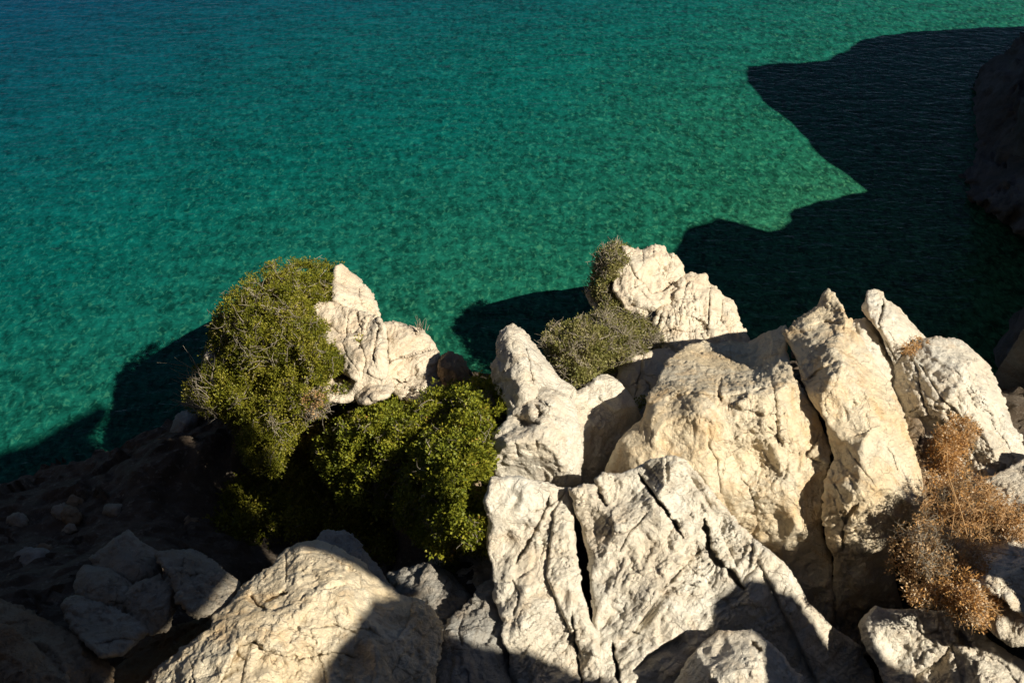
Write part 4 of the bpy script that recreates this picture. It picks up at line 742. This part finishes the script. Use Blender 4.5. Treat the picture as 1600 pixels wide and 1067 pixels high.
def bush(name, outline, pts, label, cat='bush', leaf='leaf', twig='twig', clusters=900, layers=3, per=12, rad=0.07, ll=0.045, lw=0.022, lump=(0.45, 0.22), cut=-0.28,
         twigs=180, tlen=0.35, tr=0.006, seed=1, group=None, depth=0.30, base=None, patch=0.35, tfront=0.06, tuft=0.20, dome=0.45, thin_edge=0.0):
    Df = rbf(pts, 14.0); Dm = float(np.mean([p[-1] for p in pts])); c0 = np.array(outline, float).mean(0)
    b = P(c0[0], c0[1], Df(c0[None])[0]+0.8) if base is None else np.array(base)
    root = bpy.data.objects.new(name, None); COL.objects.link(root); root.location = b; root.empty_display_size = 0.2
    tag(root, label, cat, group)
    Q = sample_poly(outline, clusters*layers); lay = np.repeat(np.arange(layers), clusters)[:len(Q)]
    D = Df(Q); dm = seg_dist(Q, outline, True)[0]*Dm/FPX
    W = P(Q[:, 0], Q[:, 1], D)
    ln = fbm(W/lump[0]+seed*5, 3)
    # lumpy crown: mounds towards the light, gaps between them
    e = 1e-3*0+0.06
    k = np.clip(1-dm/0.45, 0, 1)
    D2 = D - lump[1]*ln*1.6 + dome*k**2.0 + lay*depth/layers + rng.uniform(-0.05, 0.05, len(Q))
    l2 = fbm(W/tuft+seed*3, 2); D2 = D2 - 0.15*l2
    D2 = D2 + np.where(lay == layers-1, 0.10, 0.0)
    keep = ((ln > cut) & (l2 > -0.10)) | (rng.random(len(Q)) < 0.08) | ((lay == layers-1) & (ln > cut-0.25))
    if thin_edge: keep &= rng.random(len(Q)) > thin_edge*np.clip(1-dm/0.30, 0, 1)
    Q, D2, ln, lay, k = Q[keep], D2[keep], ln[keep], lay[keep], k[keep]
    C = P(Q[:, 0], Q[:, 1], D2) + rng.normal(0, 0.03, (len(Q), 3))
    out = (Q-c0); out /= np.maximum(1, np.linalg.norm(out, axis=1, keepdims=True))
    N = np.stack([out[:, 0]*k*0.8 + 0.25, -0.45+0*k, 0.75 - out[:, 1]*k*0.6], -1)
    tint = np.clip(0.42 + 0.55*fbm(C/0.35+seed, 3) + rng.normal(0, 0.10, len(C)), 0, 1)
    V, F, T = leaves(C, N, per, rad, ll, lw, tint)
    tag(mesh_obj('foliage', V - b, F, M[leaf], root, True, attr=T), kind='stuff')
    # dead twigs: gathered in patches, lying over the crown
    P_ = []; Rd = []
    pm = fbm(C/0.5+seed+40, 2); idx = np.where((pm > 0.05) & (lay <= 1))[0]
    if len(idx) < 10: idx = np.arange(len(C))
    for i in rng.choice(idx, twigs):
        p = C[i].copy() + np.array([0, -tfront*0.7, tfront*0.7]); d = rng.normal(size=3)*0.8 + N[i]*0.5; d /= np.linalg.norm(d); L = tlen*rng.uniform(0.3, 1.0); n = 6; path = [p]
        for j in range(n):
            d = d + rng.normal(size=3)*0.28; d /= np.linalg.norm(d); p = p + d*L/n; path.append(p)
        path = np.array(path); path -= (path.mean(0)-C[i])*0.5
        P_.append(path - b); Rd.append((tr*rng.uniform(0.7, 1.3), tr*0.35))
        for _ in range(2):
            j = rng.integers(2, n); q = path[j].copy(); d2 = rng.normal(size=3); d2 /= np.linalg.norm(d2); pp = [q]
            for __ in range(3): d2 = d2+rng.normal(size=3)*0.3; d2 /= np.linalg.norm(d2); q = q+d2*L*0.13; pp.append(q)
            P_.append(np.array(pp)-b); Rd.append((tr*0.6, tr*0.25))
    V, F, T = tube_strip(P_, Rd); tag(mesh_obj('twigs', V, F, M[twig], root, True, attr=T), kind='stuff')
    # woody frame under the crown
    P_ = []; Rd = []
    for i in rng.choice(len(C), 26):
        e = C[i] - (C[i]-b)*0.12; m = (b+e)/2 + rng.normal(0, 0.12, 3)
        ts = np.linspace(0, 1, 8)[:, None]; P_.append(((1-ts)**2*b + 2*ts*(1-ts)*m + ts**2*e) - b); Rd.append((0.035, 0.008))
    V, F, T = tube_strip(P_, Rd, 5); tag(mesh_obj('branches', V, F, M['twig'], root, True, attr=T*0.4), kind='stuff')
    return root
DOME = [(289,608),(300,585),(318,560),(333,537),(332,505),(339,483),(352,465),(371,451),(386,436),(403,423),(428,411),(464,408),(499,412),(528,421),(536,434),(541,448),(550,462),(556,482),(540,481),(521,475),(499,473),(502,490),(507,500),(517,522),(514,537),(525,545),(535,558),(531,576),(510,587),(506,608),(512,626),(500,644),(480,655),(468,672),(460,700),(453,712),(460,736),(440,742),(421,738),(392,731),(375,701),(368,665),(350,652),(332,647),(303,644)]
dome = bush('domed_bush', DOME, [(289,608,16.4),(333,510,16.7),(371,451,16.8),(428,410,16.9),(499,412,16.8),(550,465,16.5),(500,480,15.5),(530,560,14.75),(505,620,14.5),(303,644,16.0),(368,665,15.5),(400,735,15.1),(460,736,15.0),
    (440,450,16.0),(400,500,15.6),(460,520,15.1),(360,560,15.7),(430,590,15.2),(470,600,14.8),(420,660,15.0),(400,700,15.0)],
    'large domed olive green bush at the end of the left headland', clusters=3100, layers=3, per=16, rad=0.065, ll=0.040, lw=0.020, lump=(0.50,0.17), cut=-0.28, twigs=420, tlen=0.40, tr=0.008, seed=3)
MID = [(500,722),(494,700),(505,675),(520,655),(545,640),(570,628),(590,625),(615,618),(640,622),(665,612),(690,610),(720,600),(742,590),(765,590),(782,602),(792,630),(770,660),(762,690),(770,722),(758,745),(762,790),(762,815),(764,840),(768,860),(740,866),(715,858),(690,868),(672,852),(655,846),(640,830),(618,815),(600,800),(575,790),(552,782),(532,778),(515,752)]
bush('leafy_bush', MID, [(500,700,14.3),(545,640,14.5),(620,618,14.4),(690,608,14.2),(765,588,13.6),(792,630,12.9),(765,700,12.0),(765,790,11.5),(765,860,11.3),(700,865,11.7),(640,830,12.8),(575,790,13.4),(520,760,13.9),
    (570,700,13.7),(640,680,13.5),(720,650,13.2),(700,720,12.2),(640,760,12.8),(720,800,11.6),(600,740,13.3)],
    'bright green leafy bush between the left headland and the tall slab', leaf='leaf2', clusters=2300, layers=4, per=14, rad=0.065, ll=0.05, lw=0.030, lump=(0.55,0.42), cut=-0.12, twigs=200, tlen=0.35, tr=0.006, seed=9, depth=0.5)
SHB = [(372,690),(380,735),(440,745),(470,690),(510,640),(545,640),(510,700),(520,770),(600,810),(660,860),(690,880),(640,890),(600,880),(560,845),(500,828),(440,845),(380,880),(330,850),(290,860),(300,830),(340,790)]
bush('shaded_bush', SHB, [(340,720,17.0),(440,745,16.0),(530,640,15.6),(520,770,15.2),(660,860,14.3),(600,880,14.0),(500,828,14.8),(380,880,15),(250,830,16.0),(290,700,16.9),(400,800,16.2)],
    'black shaded scrub filling the gully below the domed bush', leaf='leaf', clusters=1300, layers=2, per=10, rad=0.09, ll=0.07, lw=0.035, lump=(0.6,0.2), cut=-0.6, twigs=60, seed=15)
TB = [(949,385),(960,381),(971,381),(985,394),(989,413),(984,426),(970,432),(962,440),(962,456),(972,470),(974,485),(964,492),(946,487),(932,467),(918,455),(926,440),(928,425),(926,413),(932,400)]
bush('small_bush', TB, [(949,385,19.3),(971,381,19.3),(989,413,18.8),(962,456,18.6),(964,492,18.3),(932,467,18.9),(928,420,19.1),(955,410,18.6),(950,460,18.5)],
    'small dark twiggy bush clinging to the side of the square-topped crag', leaf='drab', clusters=420, layers=3, per=11, rad=0.07, ll=0.05, lw=0.026, lump=(0.4,0.16), cut=-0.25, twigs=190, tlen=0.4, tr=0.009, seed=21)
NB_ = [(850,520),(860,508),(871,510),(885,504),(899,503),(912,496),(930,492),(945,478),(960,482),(974,488),(996,492),(1010,502),(1028,517),(1033,533),(1015,549),(992,556),(974,570),(949,586),(930,594),(912,606),(899,611),(885,596),(867,574),(852,545)]
bush('scrubby_bush', NB_, [(850,520,17.2),(899,503,17.4),(945,480,18.2),(1010,502,18.0),(1033,533,17.6),(974,570,16.8),(930,594,16.3),(899,611,15.9),(867,574,16.4),(910,550,16.3),(960,530,17.0)],
    'low scrubby bush half green and half grey twigs, behind the pinnacle', leaf='drab', clusters=1000, layers=3, per=11, rad=0.07, ll=0.05, lw=0.024, lump=(0.45,0.14), cut=-0.30, twigs=520, tlen=0.42, tr=0.008, seed=27)
def dry(outline, D, label, seed, leaf='dry', n=500, twigs=160, tr=0.004, tlen=0.28, ll=0.036, lw=0.018, **kw):
    A = np.array(outline, float); c = A.mean(0)
    pts = [(x, y, D - 0.0035*(y-c[1]) + 0.12) for x, y in outline] + [(c[0], c[1], D-0.1)]
    return bush('dry_shrub', outline, pts, label, cat='dry shrub', leaf=leaf, twig='drytwig' if leaf == 'dry' else 'twig', clusters=n, layers=2, per=10, rad=0.05, ll=ll, lw=lw,
         lump=(0.30, 0.16), tuft=0.14, dome=0.12, thin_edge=0.85, cut=-0.12, twigs=twigs, tlen=tlen, tr=tr, seed=seed, depth=0.15, group=None if np.array(outline)[:, 0].max() < 800 else 'dry shrubs among the rocks on the right', **kw)
dry([(1455,690),(1462,672),(1480,655),(1500,650),(1520,660),(1530,675),(1515,695),(1505,730),(1490,760),(1465,765),(1448,745)], 13.0, 'orange dry shrub against the wrinkled rounded rock, highest of them', 33, n=1300)
dry([(1392,885),(1388,850),(1405,822),(1430,812),(1442,790),(1460,812),(1490,835),(1530,850),(1545,880),(1520,905),(1480,912),(1445,935),(1405,910)], 10.6, 'brown and silver dry shrub beside the foot of the pointed block', 35, leaf='drygrey', n=800, twigs=420)
dry([(1420,920),(1450,915),(1500,890),(1530,880),(1550,900),(1560,930),(1550,965),(1530,985),(1500,970),(1480,945),(1440,945),(1415,940)], 10.15, 'rusty dry shrub hanging over the craggy rock in the bottom right corner', 39, n=1400)
dry([(1445,760),(1480,735),(1520,740),(1560,760),(1600,780),(1620,820),(1610,870),(1560,880),(1510,860),(1470,850),(1430,830)], 11.5, 'sprawling sparse tan and orange dry shrub over the grey ledge', 71, n=420, twigs=420, tlen=0.35)
thin = dry([(1440,790),(1450,770),(1470,765),(1500,740),(1520,750),(1530,790),(1520,820),(1500,850),(1470,830),(1450,820)], 11.75, 'thin grey dry shrub with bent stems, in the middle of the dry shrubs', 45, leaf='drygrey', n=500, twigs=380, tlen=0.4)
dry([(468,628),(482,612),(498,604),(512,612),(511,632),(498,648),(478,650)], 14.55, 'pinkish dead shrub between the domed bush and the foot of the cracked pale rock face', 47, leaf='drygrey', n=160, twigs=160, tr=0.006)
dry([(1536,762),(1548,755),(1560,770),(1556,785),(1540,782)], 12.1, 'tiny orange tuft on the grey ledge, right of the thin grey shrub', 49, n=70, twigs=12)
dry([(1540,800),(1556,795),(1568,806),(1560,818),(1546,816)], 11.5, 'tiny rusty tuft on the grey ledge below the upper tuft', 51, n=70, twigs=12)
dry([(1580,800),(1600,795),(1615,805),(1605,820),(1584,815)], 11.4, 'orange tuft at the right edge on the grey ledge', 55, n=80, twigs=12)
dry([(1560,890),(1585,880),(1600,890),(1610,905),(1590,915),(1565,908)], 10.6, 'rusty tuft at the right edge above the smooth pale stone', 57, n=120, twigs=20)
dry([(1410,535),(1425,530),(1445,530),(1450,545),(1430,560),(1412,555)], 14.75, 'orange brown tuft on top of the wrinkled rounded rock', 59, n=160, twigs=20)
# spiky dead branches at the left flank of the domed bush
P_ = []; Rd = []
b = P(325, 610, 15.9)
for i in range(46):
    s0 = P(300+rng.uniform(0, 40), rng.uniform(575, 650), 15.8+rng.uniform(-0.1, 0.2)); d = np.array([-0.75, 0.15, 0.55])+rng.normal(size=3)*0.35; d /= np.linalg.norm(d); L = rng.uniform(0.25, 0.6)
    path = [s0]; p = s0
    for j in range(6): d = d+rng.normal(size=3)*0.12; d /= np.linalg.norm(d); p = p+d*L/6; path.append(p)
    P_.append(np.array(path)); Rd.append((0.009, 0.004))
V, F, T = tube_strip(P_, Rd); o = mesh_obj('dead_branches', V-np.array(dome.location), F, M['twig'], dome, attr=T); tag(o, 'spiky bleached dead branches', kind='stuff')
P_ = []; Rd = []
for i in range(14):
    s0 = P(rng.uniform(652, 668), 516, 15.8); d = np.array([0, 0.1, 1.0])+rng.normal(size=3)*0.3; d /= np.linalg.norm(d); p = s0; path = [s0]; L = rng.uniform(0.1, 0.26)
    for j in range(5): p = p+d*L/5; d = d+rng.normal(size=3)*0.08; path.append(p)
    P_.append(np.array(path)); Rd.append((0.007, 0.003))
V, F, T = tube_strip(P_, Rd); o = mesh_obj('grass_tuft', V, F, M['twig'], attr=T); tag(o, 'wispy dry grass tuft on top of the pale blocky rock with the slanting ledge', 'grass tuft')
def weed(outline, D, label, seed, n=90, leaf='leaf2'):
    A = np.array(outline, float); c = A.mean(0); pts = [(x, y, D) for x, y in outline]+[(c[0], c[1], D-0.08)]
    bush('green_weed', outline, pts, label, cat='plant', leaf=leaf, clusters=n, layers=1, per=10, rad=0.05, ll=0.045, lw=0.022, lump=(0.3, 0.05), cut=-1, twigs=8, tlen=0.15, seed=seed)
weed([(556,530),(566,532),(574,555),(574,580),(564,592),(560,570),(562,550)], 14.85, 'strip of green weed growing in the cleft of the cracked pale rock face', 63)
weed([(524,605),(540,598),(544,615),(536,628),(526,622)], 14.6, 'small green weed at the foot of the cracked pale rock face', 65, 50)
weed([(994,625),(1004,622),(1008,645),(1002,655),(996,642)], 16.0, 'small green weed in the gap between the shaded rounded rock and the huge block', 67, 50)
weed([(690,885),(702,868),(712,872),(714,890),(702,905),(692,900)], 12.3, 'small yellow green weed between the two little pale stones', 69, 60)
# long bent dry stems
sts = [([(1520,880),(1500,800),(1484,740),(1478,690)],11.4,'long bent dry stem leaning over the thin grey shrub'),([(1460,820),(1500,800),(1545,785),(1570,770)],11.3,'long dry stem reaching right across the grey ledge'),([(1485,840),(1492,780),(1482,745)],11.3,'short straight orange stem in the middle of the dry shrubs'),
       ([(1490,860),(1540,862),(1600,866)],10.9,'level brown stem lying on the grey ledge at the right edge')]
for pl, D, lab in sts:
    A = P([p[0] for p in pl], [p[1] for p in pl], [D-0.15*i for i in range(len(pl))]); t = np.linspace(0, len(A)-1, 14)
    path = np.stack([np.interp(t, range(len(A)), A[:, k]) for k in range(3)], -1); path += 0.012*np.sin(t*2.3)[:, None]
    V, F, T = tube_strip([path], [(0.006, 0.003)], 5); o = mesh_obj('stem', V-np.array(thin.location), F, M['drytwig'], thin, attr=T); tag(o, lab)
